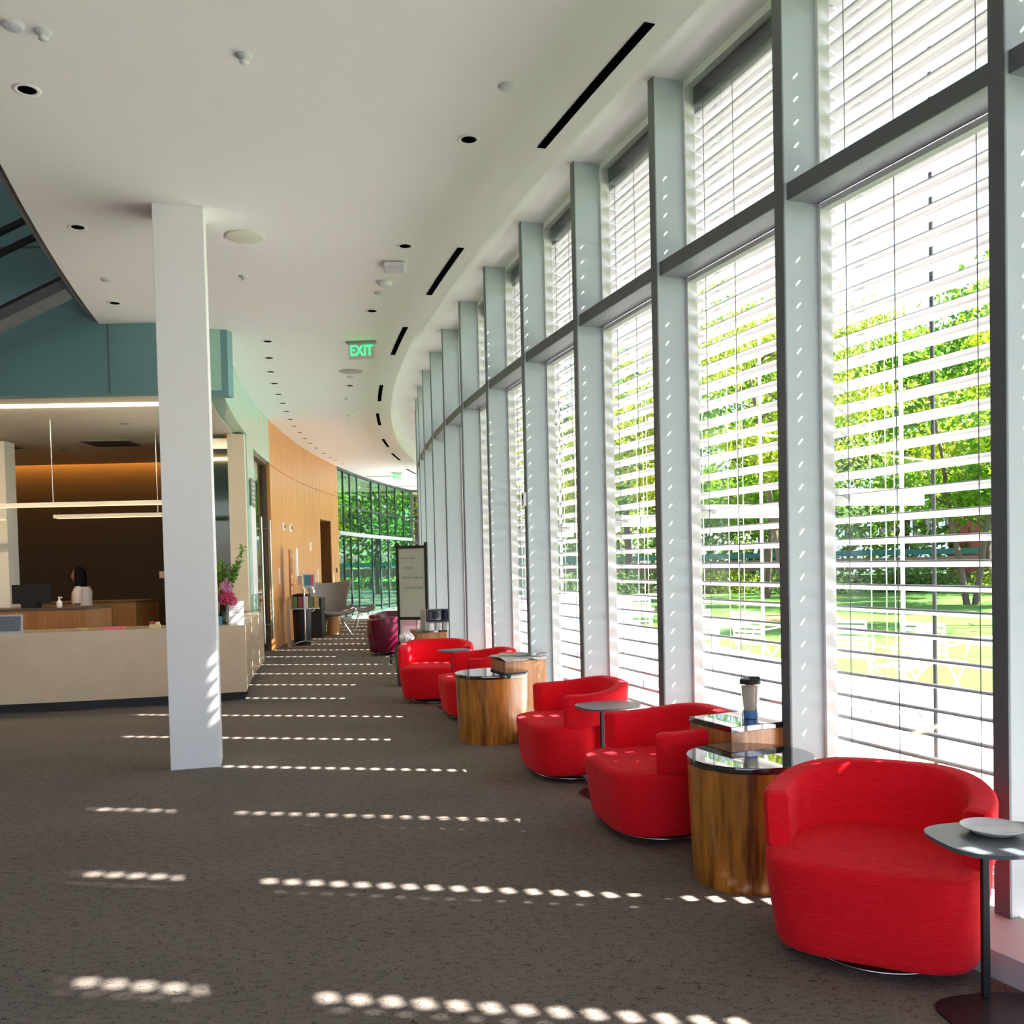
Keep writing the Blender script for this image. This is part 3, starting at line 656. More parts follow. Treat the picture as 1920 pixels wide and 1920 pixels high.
# drum tables and box tables
def drum(x, y, r, lab):
    e = empty('drum_table', (x, y, 0), label=lab, cat='side table', group='walnut drum tables')
    m = MB(); m.lathe([(r * .9, 0), (r * .93, .1), (r * .97, .35), (r * .985, .545)], n=64, sy=1); m.build('body', WALNUT, e)
    m = MB(); m.lathe([(r * .995, .545), (r * 1.0, .549), (r, .571), (r * .995, .575)], n=72); m.build('table_top', TOPGL, e)
drum(1.095, 4.355, .292, 'large walnut drum table with black glass top beside the nearest armchair')
drum(-.19, 7.93, .312, 'walnut drum table with black glass top farther down the window wall')
def boxt(x, y, rz, lab, s=.375, h=.655):
    e = empty('box_table', (x, y, 0), rz, label=lab, cat='side table', group='square walnut box tables')
    m = MB(); m.box((s / 2, s / 2, (h - .03) / 2), (s - .01, s - .01, h - .03)); bevel(m.build('body', WALNUT2, e), .002)
    m = MB(); m.box((s / 2, s / 2, h - .015), (s, s, .03)); bevel(m.build('table_top', TOPGL, e), .002)
boxt(1.075, 4.635, math.radians(22.8), 'square walnut box table with travel tumbler on its black top')
boxt(-.08, 8.05 + .17, math.radians(20), 'square walnut box table with a newspaper on its black top', .40)
boxt(-1.27, 12.25, math.radians(17), 'square walnut box table under the black and white dispenser', .42, .63)

# small grey tables
def ctable(x, y, rz, z, lab, a=.215, b=.18):
    e = empty('side_table', (x, y, 0), rz, label=lab, cat='side table', group='small grey side tables')
    m = MB(); pts = [tuple(sup(2 * PI * i / 48, a, b, 3.2))[:2] for i in range(48)]; m.prism(pts, z - .013, z, smooth=True); bevel(m.build('table_top', CTOP, e), .002)
    m = MB(); m.box((.02, .12, z / 2), (.026, .018, z - .02)); bevel(m.build('post', DARK, e), .003)
    m = MB(); pts = [tuple(sup(2 * PI * i / 48, .19, .15, 3.2) + Vector((0, .0, 0)))[:2] for i in range(48)]; m.prism(pts, 0, .008, smooth=True); m.build('base', DARK, e)
ctable(1.55, 2.97, .12, .585, 'small grey side table holding a white plate at the right edge')
ctable(.60, 6.0, .4, .57, 'small grey side table between the second and third red armchairs', .2, .17)
ctable(-.62, 9.78, .4, .60, 'small grey side table between the two farthest red armchairs', .17, .15)

# tumbler, plate, newspaper, dispenser
tu = empty('travel_tumbler', (1.235, 4.88, .655), label='clear travel tumbler with black lid on the walnut box table', cat='cup')
m = MB(); m.lathe([(.034, 0), (.038, .01), (.044, .09), (.052, .185), (.052, .188), (.049, .185), (.041, .09), (.033, .014), (.0, .012)], n=32)
m.build('cup', glass('tumbler_plastic', (.96, .96, .95), .5, .08), tu)
m = MB(); m.lathe([(.0, .012), (.031, .013), (.039, .09), (.046, .17)], n=32); m.build('sleeve', leafmat('sleeve_print', (.85, .82, .76), (.85, .82, .76)), tu)
m = MB(); m.lathe([(.0355, .002), (.0395, .045)], n=32); m.build('blue_band', mat('blue_plastic', (.12, .33, .75), .3), tu)
m = MB(); m.lathe([(.054, .182), (.055, .202), (.050, .208), (.0, .209)], n=32); m.box((.022, 0, .213), (.05, .045, .014)); bevel(m.build('lid', BLACK, tu), .003)
m = MB(); m.lathe([(.0, .004), (.05, .004), (.062, .0), (.08, .012), (.098, .022), (.1, .024), (.097, .0255), (.08, .017), (.055, .009), (.0, .0085)], n=40)
m.build('plate', mat('porcelain', (.75, .74, .76), .25, coat=.3), loc=(1.545, 3.015, .585), label='white plate on the small grey table at the right edge', cat='plate')
nw = empty('newspaper', (0, 8.38, .655), .5, label='folded newspaper lying open on the far walnut box table', cat='newspaper')
NP_ = mat('newsprint', (.62, .58, .54), .9, var=((40, 40, 1), 1, .25, 0))
for i, (dx, dy, a) in enumerate(((0, 0, 0), (-.06, -.05, .25), (.07, -.04, -.2))):
    rows = [[(-.19 + .38 * u / 8, -.14 + .28 * v / 4, .004 + i * .008 + .012 * math.sin(u * .9 + i * 2) ** 2 - (.03 if (v == 0 and i == 1) else 0)) for v in range(5)] for u in range(9)]
    m = MB(); m.grid(rows); o = m.build('sheet', NP_, nw, (dx, dy, 0), a)
di = empty('dispenser', (-1.0, 12.42, .63), .3, label='black and white countertop beverage dispenser on the walnut box', cat='dispenser')
m = MB(); m.box((0, 0, .06), (.40, .30, .12)); m.box((-.185, .02, .17), (.03, .28, .22)); bevel(m.build('body', mat('grey_plastic', (.42, .40, .42), .4), di), .01)
m = MB(); m.box((.02, -.03, .2), (.38, .3, .16)); bevel(m.build('cover', mat('navy_gloss', (.008, .012, .03), .15, coat=.6), di), .02, 3)
for x in (-.06, .08):
    m = MB(); m.lathe([(.05, 0), (.055, .05), (.045, .09)], (x, -.16, .16), 20); m.build('knob', mat('navy2', (.012, .02, .05), .2), di)
for i in range(3):
    m = MB(); m.lathe([(.035, 0), (.042, .09)], (-.12 + i * .1, -.17, .01), 16); m.build('cup', PLASTIC, di)
bgm = MB(); bgm.lathe([(.16, .0), (.15, .05), (.10, .11), (.04, .14), (.0, .15)], n=20, sy=.5)
bgm.build('bag', BLACK, loc=(-.98, 11.85, .375), label='small black bag in front of the dispenser box', cat='bag')
sb = empty('stool', (-.98, 11.87, 0), label='low dark stool under the small black bag', cat='stool')
m = MB(); m.box((0, 0, .355), (.36, .3, .03)); m.build('seat', BLACK, sb)
for a in (-1, 1):
    for b in (-1, 1):
        m = MB(); m.box((a * .15, b * .12, .17), (.025, .025, .34)); m.build('leg', BLACK, sb)
r = random.Random(3); m = MB(); rows = []
for j in range(9):
    th = PI * j / 8; rows.append([(.10 * math.sin(th) * math.cos(2 * PI * i / 16) * r.uniform(.6, 1.25), .08 * math.sin(th) * math.sin(2 * PI * i / 16) * r.uniform(.6, 1.25), .07 - .07 * math.cos(th) * r.uniform(.8, 1.1)) for i in range(16)])
m.grid(rows, smooth=False, close=True); ts = m.build('tissue_paper', PLASTIC, loc=(-1.33, 11.62, .52), label='crumpled white tissue paper on the small bin by the whiteboard', cat='paper')
m = MB(); m.lathe([(.12, 0), (.15, .5), (.14, .5), (.11, .02)], n=28); m.build('waste_bin', mat('bin_dark', (.03, .03, .03), .5), loc=(-1.33, 11.62, 0), label='dark round bin under the crumpled tissue', cat='bin')

# whiteboard on casters
wb = empty('whiteboard', (-1.52, 14.3, 0), -.35 + .0, label='tall rolling whiteboard in a black frame with faint green handwriting', cat='whiteboard')
Wd = .50
m = MB(); m.box((0, 0, 1.22), (Wd - .06, .02, 1.06)); m.build('board', mat('board_white', (.42, .43, .37), .3), wb)
for s in (-1, 1):
    m = MB(); m.box((s * (Wd / 2 - .01), 0, 1.0), (.045, .035, 1.68)); m.build('post', BLACK, wb)
m = MB(); m.box((0, 0, 1.77), (Wd, .035, .045)); m.box((0, 0, .68), (Wd, .035, .045)); m.build('rail', BLACK, wb)
for s in (-1, 1):
    m = MB(); m.box((s * (Wd / 2 - .01), 0, .13), (.04, .62, .035)); m.build('foot', BLACK, wb)
    for q in (-1, 1):
        m = MB(); m.lathe([(.04, -.012), (.04, .012)], n=16); o = m.build('caster', BLACK, wb, (s * (Wd / 2 - .01), q * .29, .045)); o.rotation_euler = (0, PI / 2, 0)
WG = mat('marker_green', (.18, .42, .38), .6)
r = random.Random(21)
for i, (x0, x1) in enumerate(((-.17, .06), (-.14, .02), (-.15, .19), (-.13, .18))):
    m = MB(); x = x0
    while x < x1:
        wl = min(r.uniform(.05, .09), x1 - x); n = max(4, int(wl / .007))
        m.tube([(x + wl * q / n, 0, 1.60 - i * .15 + (.018 if q % 2 else -.012) * r.uniform(.5, 1.3)) for q in range(n + 1)], .0025, 4); x += wl + .022
    m.build('handwriting', WG, wb, (0, -.0115, 0))

# ------------------------------------------------------------------ reception desk
dk = empty('reception_desk', (0, 0, 0), label='long cream stone reception counter with dark recessed plinth', cat='desk')
Fp = [(-3.04, 10.62), (-3.9, 10.37), (-4.8, 10.13), (-5.6, 9.98), (-6.6, 9.95), (-8.0, 10.1)]
def off(pts, d): return [(x - .27 * d, y + d) for x, y in pts]
run = [tuple(P(k, 53.93))[:2] for k in (7.95, 7.6, 6.8, 6.0, 5.4)] + Fp
back = off(Fp, .62)[::-1]; inn = [tuple(P(k, 54.55))[:2] for k in (6.0, 6.8, 7.6, 7.95)]
m = MB(); m.prism(run + back + inn, .1, .86); bevel(m.build('counter', STONE, dk), .006)
run2 = [tuple(P(k, 54.05))[:2] for k in (7.9, 7.6, 6.8, 6.0, 5.45)] + [(x - .05, y + .1) for x, y in Fp]
m = MB(); m.prism(run2 + off(Fp, .5)[::-1] + [tuple(P(k, 54.45))[:2] for k in (6.0, 6.8, 7.6, 7.9)], 0, .1); m.build('plinth', BLACK, dk)
# items on the counter
ZD = .86
def sheet(nm, x, y, z, wd_, h_, rz, mt, lab, cat, lean=.15, lines=True, th=.006):
    e = empty(nm, (x, y, z), rz, label=lab, cat=cat)
    m = MB(); m.box((0, 0, 0), (wd_, th, h_)); o = m.build('panel', mt, e, (0, lean * h_ / 2 + .01, h_ / 2 * math.cos(lean) + .001)); o.rotation_euler = (-lean, 0, 0)
    m = MB(); m.box((0, .03, .003), (wd_ * .8, .08, .006)); m.build('foot', mt, e)
    return e
tagc = mat('ink', (.25, .27, .32), .8)
e = sheet('sign_stand', -3.19, 10.78, ZD, .165, .265, .1, PLASTIC, 'white printed notice in a stand beside the flower vase', 'sign')
for i in range(7):
    m = MB(); m.box((0, .016 - .0, .22 - i * .028), (.11 - .03 * (i % 3), .004, .006)); o = m.build('text_line', tagc, e); o.location = (0, .01 + (.22 - i * .028 - .13) * .0, 0)
e = sheet('monitor', -5.52, 10.12, ZD, .40, .20, .05, mat('frame_w', (.65, .66, .68), .4), 'white framed display on the counter at the left edge', 'display', .1)
m = MB(); m.box((0, 0, 0), (.36, .003, .16)); o = m.build('screen', mat('screen_grey', (.20, .22, .26), .4, var=(1, 60, .4, 0)), e, (0, .012, .10)); o.rotation_euler = (-.1, 0, 0)
sheet('card_holder', -3.37, 10.72, ZD, .07, .10, .1, mat('card_blue', (.10, .30, .42), .4), 'small blue and white card at the foot of the vase', 'card holder', .1)
sheet('sanitizer', -3.2, 11.02, ZD, .065, .12, .1, mat('pale_blue', (.55, .68, .80), .3), 'pale blue bottle box at the counter corner', 'box', .0, th=.04)
m = MB(); m.lathe([(.02, 0), (.05, .015), (.055, .02), (.0, .012)], n=24); m.build('dish', CREAM, loc=(-4.75, 10.3, ZD), label='shallow cream dish on the counter', cat='dish')
m = MB(); m.box((0, 0, .012), (.22, .13, .024)); bevel(m.build('pink_folder', mat('pink', (.80, .16, .25), .6), loc=(-4.45, 10.42, ZD), rz=.2, label='flat pink folder on the cream counter', cat='folder'), .004)
bx = empty('candy_box', (-4.02, 10.5, ZD), .2, label='cream box with red and white packets on the counter', cat='box')
m = MB(); m.box((0, 0, .02), (.11, .08, .04)); m.build('tray', mat('butter', (.75, .65, .35), .6), bx)
m = MB(); m.box((-.03, 0, .055), (.05, .04, .03)); m.build('packet', mat('redp', (.6, .04, .08), .5), bx)
m = MB(); m.box((.03, 0, .05), (.04, .04, .03)); m.build('packet', PLASTIC, bx)
# flowers
fl = empty('flower_arrangement', (-3.36, 10.86, ZD), label='vase of green foliage with pink orchids and lilies on the counter', cat='flowers')
m = MB(); m.lathe([(.05, 0), (.055, .02), (.06, .26), (.055, .26), (.05, .03), (0, .02)], n=28); m.build('vase', mat('dark_vase', (.01, .02, .012), .1, coat=.5), fl)
r = random.Random(8)
gm = MB(); stm = MB()
for i in range(24):
    a = r.uniform(0, 2 * PI); sp = r.uniform(.05, .24); H = r.uniform(.50, .74)
    if i == 0: a, sp, H = -.1, .26, .90
    pts = [(0, 0, .22), (math.cos(a) * sp * .4, math.sin(a) * sp * .4, H * .6), (math.cos(a) * sp, math.sin(a) * sp, H)]
    stm.tube(pts, .003, 4)
    for j in range(40):
        t = r.uniform(.45, 1); p = Vector(pts[1]).lerp(Vector(pts[2]), (t - .4) / .6) if t > .5 else Vector(pts[1])
        u = Vector((r.gauss(0, 1), r.gauss(0, 1), r.gauss(.3, .6))).normalized(); v = u.orthogonal().normalized(); s = r.uniform(.02, .034); p = p + u * .03
        gm.add([p - u * s, p - v * s * .5, p + u * s, p + v * s * .5], [(0, 1, 2, 3)])
gm.build('foliage', leafmat('bouquet_leaf', (.10, .26, .03), (.22, .42, .05)), fl); stm.build('stem', BARK, fl)
def flower(c, col, nr, size, nm='blossom'):
    m = MB()
    for i in range(nr):
        p0 = Vector(c) + Vector((r.gauss(0, 1), r.gauss(0, 1), r.gauss(0, 1))).normalized() * size * r.uniform(.3, 1)
        for j in range(5):
            a = 2 * PI * j / 5; u = Vector((math.cos(a), -.5, math.sin(a))).normalized(); v = u.orthogonal().normalized(); s = .03
            m.add([p0, p0 + u * s * .6 + v * s * .35, p0 + u * s * 1.2, p0 + u * s * .6 - v * s * .35], [(0, 1, 2, 3)])
    m.build(nm, col, fl)
PK = mat('orchid_pink', (.62, .25, .42), .6); HP = mat('lily_pink', (.62, .06, .16), .6); YG = mat('yellow_green_petal', (.42, .42, .05), .6)
flower((.10, -.12, .44), PK, 26, .095); flower((.06, -.12, .32), HP, 34, .10); flower((-.04, -.12, .42), YG, 22, .10); flower((.13, -.1, .29), HP, 18, .07)
# inner wooden desks
def wdesk(nm, pts, z, lab):
    e = empty(nm, (0, 0, 0), label=lab, cat='desk'); m = MB(); m.prism(pts, 0, z - .03); m.build('body', OAKD, e)
    cx = sum(p[0] for p in pts) / len(pts); cy_ = sum(p[1] for p in pts) / len(pts)
    m = MB(); m.prism([(cx + (p[0] - cx) * 1.01, cy_ + (p[1] - cy_) * 1.01) for p in pts], z - .03, z); m.build('top', mat('desk_top', (.10, .07, .05), .4), e)
wdesk('office_desk', [(-9.5, 12.3), (-5.72, 12.5), (-5.62, 13.1), (-5.75, 13.2), (-9.5, 13.0)], 1.03, 'front wooden staff desk behind the cream counter')
wdesk('office_desk', [(-8.5, 14.75), (-5.98, 14.85), (-5.9, 15.6), (-6.1, 15.7), (-8.5, 15.5)], 1.03, 'rear wooden staff desk in front of the brown wall')
e = empty('computer_monitor', (-6.55, 12.75, 1.03), label='black computer monitor on the front staff desk', cat='monitor')
m = MB(); m.box((0, 0, .19), (.52, .03, .26)); m.build('screen', BLACK, e); m = MB(); m.box((0, 0, .04), (.2, .15, .08)); m.build('foot', BLACK, e)
e = empty('soap_bottle', (-6.15, 12.7, 1.03), label='small clear white pump bottle on the front staff desk', cat='bottle')
m = MB(); m.lathe([(.03, 0), (.035, .01), (.035, .08), (.012, .1), (.012, .12)], n=16); m.build('body', PLASTIC, e); m = MB(); m.box((.012, 0, .135), (.05, .014, .02)); m.build('pump', PLASTIC, e)
# pendants
def pendant(x0, x1, y, z, lab, cord_x):
    e = empty('pendant_light', ((x0 + x1) / 2, y, z), .02, label=lab, cat='pendant light'); Ln = x1 - x0
    m = MB(); m.box((0, 0, 0), (Ln, .09, .05)); m.build('housing', PLASTIC, e)
    m = MB(); m.box((0, 0, -.028), (Ln * .96, .07, .008)); m.build('diffuser', mat('warm_tube', (1, .8, .5), .5, emit=(1, .60, .28), estr=.5), e)
    for c in cord_x: m = MB(); m.tube([(c, 0, .02), (c, 0, HZ - z)], .006, 6); m.build('cord', CHROME, e)
pendant(-9.8, -4.4, 12.3, 2.40, 'longer front white linear pendant lamp over the reception', (-1.2, 1.1))
pendant(-6.55, -4.4, 13.5, 2.31, 'shorter rear white linear pendant lamp over the reception', (.4,))
pendant(-9.2, -7.25, 13.5, 2.31, 'white linear pendant lamp at the left edge of the reception', (.0,))
def vent(x, y, a, b, lab):
    e = empty('ceiling_vent', (x, y, HZ + .02), .05, label=lab, cat='vent')
    m = MB(); m.box((0, 0, -.005), (a, b, .014)); m.build('frame', mat('vent_grey', (.25, .24, .22), .5), e)
    for i in range(5): m = MB(); m.box((0, -b / 2 + b * (i + .5) / 5, -.015), (a * .9, b * .08, .008)); m.build('slat', DARK, e)
vent(-6.3, 14.9, .75, .7, 'square grey ceiling vent over the right side of the reception'); vent(-8.2, 14.9, .7, .7, 'dark ceiling vent at the left of the reception')
m = MB(); m.box((0, 0, 0), (.09, .02, .13)); m.build('wall_switch', PLASTIC, loc=(-6.72, 17.985, 1.42), label='white switch plate on the dark brown wall', cat='switch')
for i, (x, y) in enumerate(((-6.7, 12.2), (-5.3, 13.0), (-7.4, 15.6))):
    m = MB(); m.lathe([(.0, -.004), (.05, -.004), (.06, 0), (.06, .004)], n=24); m.build('downlight', mat('spot%d' % i, (.3, .28, .24), .5), loc=(x, y, HZ + .018), label='small round recessed spot in the reception ceiling', cat='downlight', group='recessed spots in the reception ceiling')

# receptionist
def person():
    root = empty('person', (-6.62, 14.45, 0), 0, label='person with long dark hair in a white top standing at the staff desk', cat='person')
    SK = mat('skin', (.30, .15, .09), .6); HR = mat('hair', (.0025, .002, .002), .7, spec=.15); TOP = mat('white_top', (.62, .55, .56), .8); TRS = mat('trousers', (.02, .02, .03), .8)
    V = {}; vs = []; rs = []; es = []
    def v(n, p, r, par=None):
        V[n] = len(vs); vs.append(p); rs.append(r)
        if par: es.append((V[par], V[n]))
    # faces -x (left)
    v('pel', (0, 0, .88), .15); v('waist', (-.01, 0, 1.02), .125, 'pel'); v('chest', (-.03, 0, 1.2), .15, 'waist'); v('sh', (-.02, 0, 1.32), .11, 'chest'); v('neck', (-.04, 0, 1.40), .05, 'sh'); v('hb', (-.06, 0, 1.46), .055, 'neck')
    for s, nm in ((-1, 'a'), (1, 'b')):
        v('s' + nm, (-.01, s * .17, 1.31), .06, 'sh'); v('e' + nm, (.0 if s < 0 else -.05, s * .23, 1.06), .045, 's' + nm); v('w' + nm, (-.2, s * .16, .98), .03, 'e' + nm)
        v('h' + nm, (-.27, s * .14, .99), .03, 'w' + nm)
        v('hip' + nm, (0, s * .09, .80), .10, 'pel'); v('k' + nm, (-.01, s * .1, .46), .065, 'hip' + nm); v('an' + nm, (.02, s * .1, .08), .045, 'k' + nm); v('t' + nm, (-.14, s * .1, .035), .035, 'an' + nm)
    me = bpy.data.meshes.new('body'); me.from_pydata(vs, es, []); o = bpy.data.objects.new('body', me); sc.collection.objects.link(o); o.parent = root
    md = o.modifiers.new('skin', 'SKIN'); md.use_smooth_shade = True
    for i, rr in enumerate(rs): me.skin_vertices[0].data[i].radius = (rr, rr)
    me.skin_vertices[0].data[0].use_root = True
    o.modifiers.new('sub', 'SUBSURF').levels = 2; o.modifiers['sub'].render_levels = 2; me.materials.append(SK)
    # fingers
    for s in (-1, 1):
        m = MB()
        for f in range(4): m.tube([(-.28, s * .14 + (f - 1.5) * .016, .99), (-.31, s * .14 + (f - 1.5) * .018, .985), (-.335 + abs(f - 1.5) * .006, s * .14 + (f - 1.5) * .018, .97)], [.008, .0075, .006], 6)
        m.tube([(-.26, s * .14 - s * .03, .985), (-.285, s * .14 - s * .045, .975), (-.305, s * .14 - s * .045, .97)], [.009, .008, .007], 6); m.build('fingers', SK, root)
    # head with face profile
    rows = []
    for j in range(17):
        th = PI * j / 16; row = []
        for i in range(28):
            a = 2 * PI * i / 28; x = -math.cos(a); q = math.sin(th)
            rx = .098 if x < 0 else .1; X = -math.cos(a) * q * rx; Y = math.sin(a) * q * .075; Z = -math.cos(th) * .118
            if Z < -.03 and X > 0: X *= .8
            fr = max(0, 1 - abs(a if a < PI else 2 * PI - a) / .35)
            X -= fr * .022 * math.exp(-((Z + .012) / .02) ** 2) * q + fr * .007 * math.exp(-((Z + .055) / .012) ** 2) + fr * .006 * math.exp(-((Z + .095) / .018) ** 2)
            row.append((X - .085, Y, Z + 1.56))
        rows.append(row)
    m = MB(); m.grid(rows, close=True); m.build('head', SK, root)
    for s in (-1, 1):
        m = MB(); m.lathe([(.0, -.008), (.007, 0), (.0, .008)], (-.166, s * .03, 1.57), 8); m.build('eye', PLASTIC, root)
        m = MB(); m.lathe([(.0, -.022), (.01, 0), (.0, .026)], (-.075, s * .076, 1.55), 8, sy=.5); m.build('ear', SK, root)
    # hair shell
    rows = []
    for j in range(12):
        t = j / 11; row = []
        for i in range(24):
            a = -1.72 + 3.44 * i / 23
            if t < .45: th = t / .45 * 1.75; X = math.cos(a) * math.sin(th) * .118; Y = math.sin(a) * math.sin(th) * .095; Z = math.cos(th) * .135 + 1.565
            else:
                u = (t - .45) / .55; X = math.cos(a) * (.118 - .02 * u) + .02 * u; Y = math.sin(a) * (.095 + .025 * u); Z = 1.54 - u * .36
            row.append((X - .078, Y, Z))
        rows.append(row)
    m = MB(); m.grid(rows); o = m.build('hair', HR, root); sd_ = o.modifiers.new('s', 'SOLIDIFY'); sd_.thickness = .018
    # clothes: blouse and trousers
    rows = []
    for z, a, b, x in ((.86, .165, .19, 0), (1.0, .135, .165, -.01), (1.15, .155, .175, -.03), (1.27, .15, .19, -.025), (1.345, .12, .16, -.02), (1.385, .07, .085, -.03)):
        rows.append([(x + a * math.cos(2 * PI * i / 28), b * math.sin(2 * PI * i / 28), z) for i in range(28)])
    m = MB(); m.grid(rows, close=True)
    for s, ex in ((-1, 0), (1, -.05)): m.tube([(-.015, s * .13, 1.33), (-.012, s * .19, 1.29), (ex, s * .235, 1.1)], [.075, .075, .062], 14)
    m.build('blouse', TOP, root)
    m = MB(); m.lathe([(.15, 0), (.165, .08), (.155, .14)], (0, 0, .76), 24, sy=1.1)
    for s in (-1, 1): m.tube([(0, s * .09, .84), (-.01, s * .1, .46), (.02, s * .1, .10)], [.12, .082, .07], 16)
    m.build('trousers', TRS, root)
    root.scale = (.93, .93, .93)
    return root
person()

# ------------------------------------------------------------------ corridor left side things
rk = empty('brochure_rack', P(11.1, 53.93), rot_at(11.1), label='tall copper brochure rack against the maple wall', cat='rack')
COP = mat('copper_wood', (.40, .15, .05), .3, coat=.3)
m = MB(); m.box((0, 0, 1.32), (.03, .36, 1.06)); m.build('back_panel', COP, rk)
for i in range(4): m = MB(); m.box((.04, 0, .95 + i * .24), (.06, .36, .012)); m.build('shelf', mat('copper_edge', (.75, .42, .2), .3), rk)
bn = empty('umbrella_bin', P(10.95, 53.72), rot_at(10.95), label='tall black bin below the copper rack', cat='bin')
m = MB(); m.lathe([(.16, 0), (.18, .7), (.17, .98), (.14, .98), (.14, .7)], n=32); m.build('body', BLACK, bn)
m = MB(); m.lathe([(.05, .9), (.09, 1.0), (.085, 1.0), (.04, .9)], n=20); m.build('insert', COP, bn)
m = MB(); m.box((0, 0, .45), (.06, .1, .9)); m.build('pedestal', mat('beige_post', (.45, .30, .2), .5), loc=tuple(P(10.55, 53.9)), rz=rot_at(10.55), label='narrow beige pedestal beside the tall black bin', cat='pedestal')
rb = empty('recycling_bin', P(12.4, 53.75), rot_at(12.4), label='black recycling cabinet with white recycling mark', cat='bin')
m = MB(); m.box((0, 0, .42), (.42, .55, .84)); bevel(m.build('body', BLACK, rb), .008)
m = MB()
for i in range(3):
    a = 2 * PI * i / 3 + .5; pts = [(math.cos(a + t) * .055, -.278, .62 + math.sin(a + t) * .055) for t in (0, .4, .8, 1.2, 1.5)]; m.tube(pts, [.011, .011, .011, .018, .002], 6)
m.build('recycling_mark', PLASTIC, rb)
m = MB(); m.box((0, 0, .85), (.30, .3, .014)); m.build('lid', mat('bin_lid', (.03, .03, .03), .4), rb)
ks_ = empty('brochure_stand', (-3.98, 17.9, 0), .15, label='free-standing metal brochure stand with framed picture and leaflets', cat='stand')
m = MB()
for s in (-1, 1): m.tube([(0, 0, .09), (s * .12, -.02, .07), (s * .23, -.03, .012)], [.014, .014, .01])
m.tube([(0, 0, .09), (0, .12, .06), (0, .2, .012)], .012); m.build('foot', CHROME, ks_)
m = MB(); m.tube([(0, 0, .08), (0, 0, 1.42)], .017, 10); m.build('pole', CHROME, ks_)
m = MB(); m.box((.1, -.03, 1.24), (.22, .015, .26)); m.build('frame', mat('frame_grey', (.5, .5, .5), .3), ks_)
m = MB(); m.box((.07, -.04, 1.25), (.11, .006, .2)); m.build('poster', mat('poster_blue', (.05, .22, .35), .5), ks_)
m = MB(); m.box((.155, -.04, 1.25), (.06, .006, .2)); m.build('poster', mat('poster_red', (.62, .10, .12), .5), ks_)
m = MB(); m.box((-.07, -.03, 1.25), (.08, .012, .17)); m.build('notice', mat('notice_grey', (.45, .38, .36), .5), ks_)
cols = [(.35, .25, .08), (.12, .16, .05), (.30, .05, .08), (.75, .75, .72), (.15, .2, .08), (.5, .35, .1)]
for i, c in enumerate(cols):
    m = MB(); m.box((-.27 + i * .1, -.05, .82), (.085, .02, .24)); m.build('leaflet', mat('leaf%d' % i, c, .5), ks_)
m = MB(); m.box((-.02, -.03, .71), (.62, .07, .015)); m.build('tray', CHROME, ks_)
for (k, r_, lab) in ((12.95, 53.45, 'tapered maple stool beside the black recycling cabinet'), ):
    c = P(k, r_); m = MB(); m.lathe([(.14, 0), (.13, .25), (.15, .47), (.15, .5)], n=32); m.build('stool', mat('maple_stool', (.55, .24, .07), .4), loc=(c.x, c.y, 0), label=lab, cat='stool')
# grey wing lounge chair with ottoman
lc = empty('lounge_chair', (-4.0, 20.7, 0), .55, label='grey winged lounge chair beside the doorway', cat='armchair')
def wing(nm, pts2, par, th=.05):
    m = MB(); m.grid([[tuple(p) for p in row] for row in pts2]); o = m.build(nm, GREYF, par); s = o.modifiers.new('t', 'SOLIDIFY'); s.thickness = th; s.offset = 0; b = o.modifiers.new('sub', 'SUBSURF'); b.levels = 1; b.render_levels = 2; return o
rows = []
for j in range(7):
    t = j / 6; z = .38 + .64 * t; wdt = .30 + .16 * t ** 2 + .02; yb = .24 + .16 * t
    row = []
    for i in range(9):
        u = -1 + 2 * i / 8; fwd = -.30 * abs(u) ** 2.2 * (.35 + .9 * t * (1.25 - t * .6)); row.append((u * wdt, yb + fwd, z + .07 * abs(u) ** 3 * t))
    rows.append(row)
wing('backrest', rows, lc)
rows = []
for j in range(6):
    t = j / 5; row = []
    for i in range(9):
        u = -1 + 2 * i / 8; row.append((u * .36, .26 - .62 * t, .37 + .06 * t + .16 * abs(u) ** 4 * (1 - t * .5)))
    rows.append(row)
wing('seat', rows, lc, .09)
for s in (-1, 1):
    m = MB(); m.tube([(s * .34, -.3, .47), (s * .42, -.1, .50), (s * .44, .15, .55)], [.03, .035, .03]); m.build('arm', GREYF, lc)
    for q in (-1, 1): m = MB(); m.tube([(s * .12, q * .1, .34), (s * .27, q * .27, 0)], .011); m.build('leg', CHROME, lc)
lc.scale = (1.2, 1.2, 1.12)
ot = empty('ottoman', (-3.55, 22.3, 0), .3, label='grey sling ottoman on thin steel legs beside the lounge chair', cat='ottoman')
wing('seat', [[(-.26 + .065 * i, -.2 + .4 * j / 4, .42 + .1 * ((i - 4) / 4) ** 2 + (.06 if j == 4 else 0)) for i in range(9)] for j in range(5)], ot, .06)
for s in (-1, 1):
    for q in (-1, 1): m = MB(); m.tube([(s * .1, q * .1, .4), (s * .22, q * .2, 0)], .01); m.build('leg', CHROME, ot)
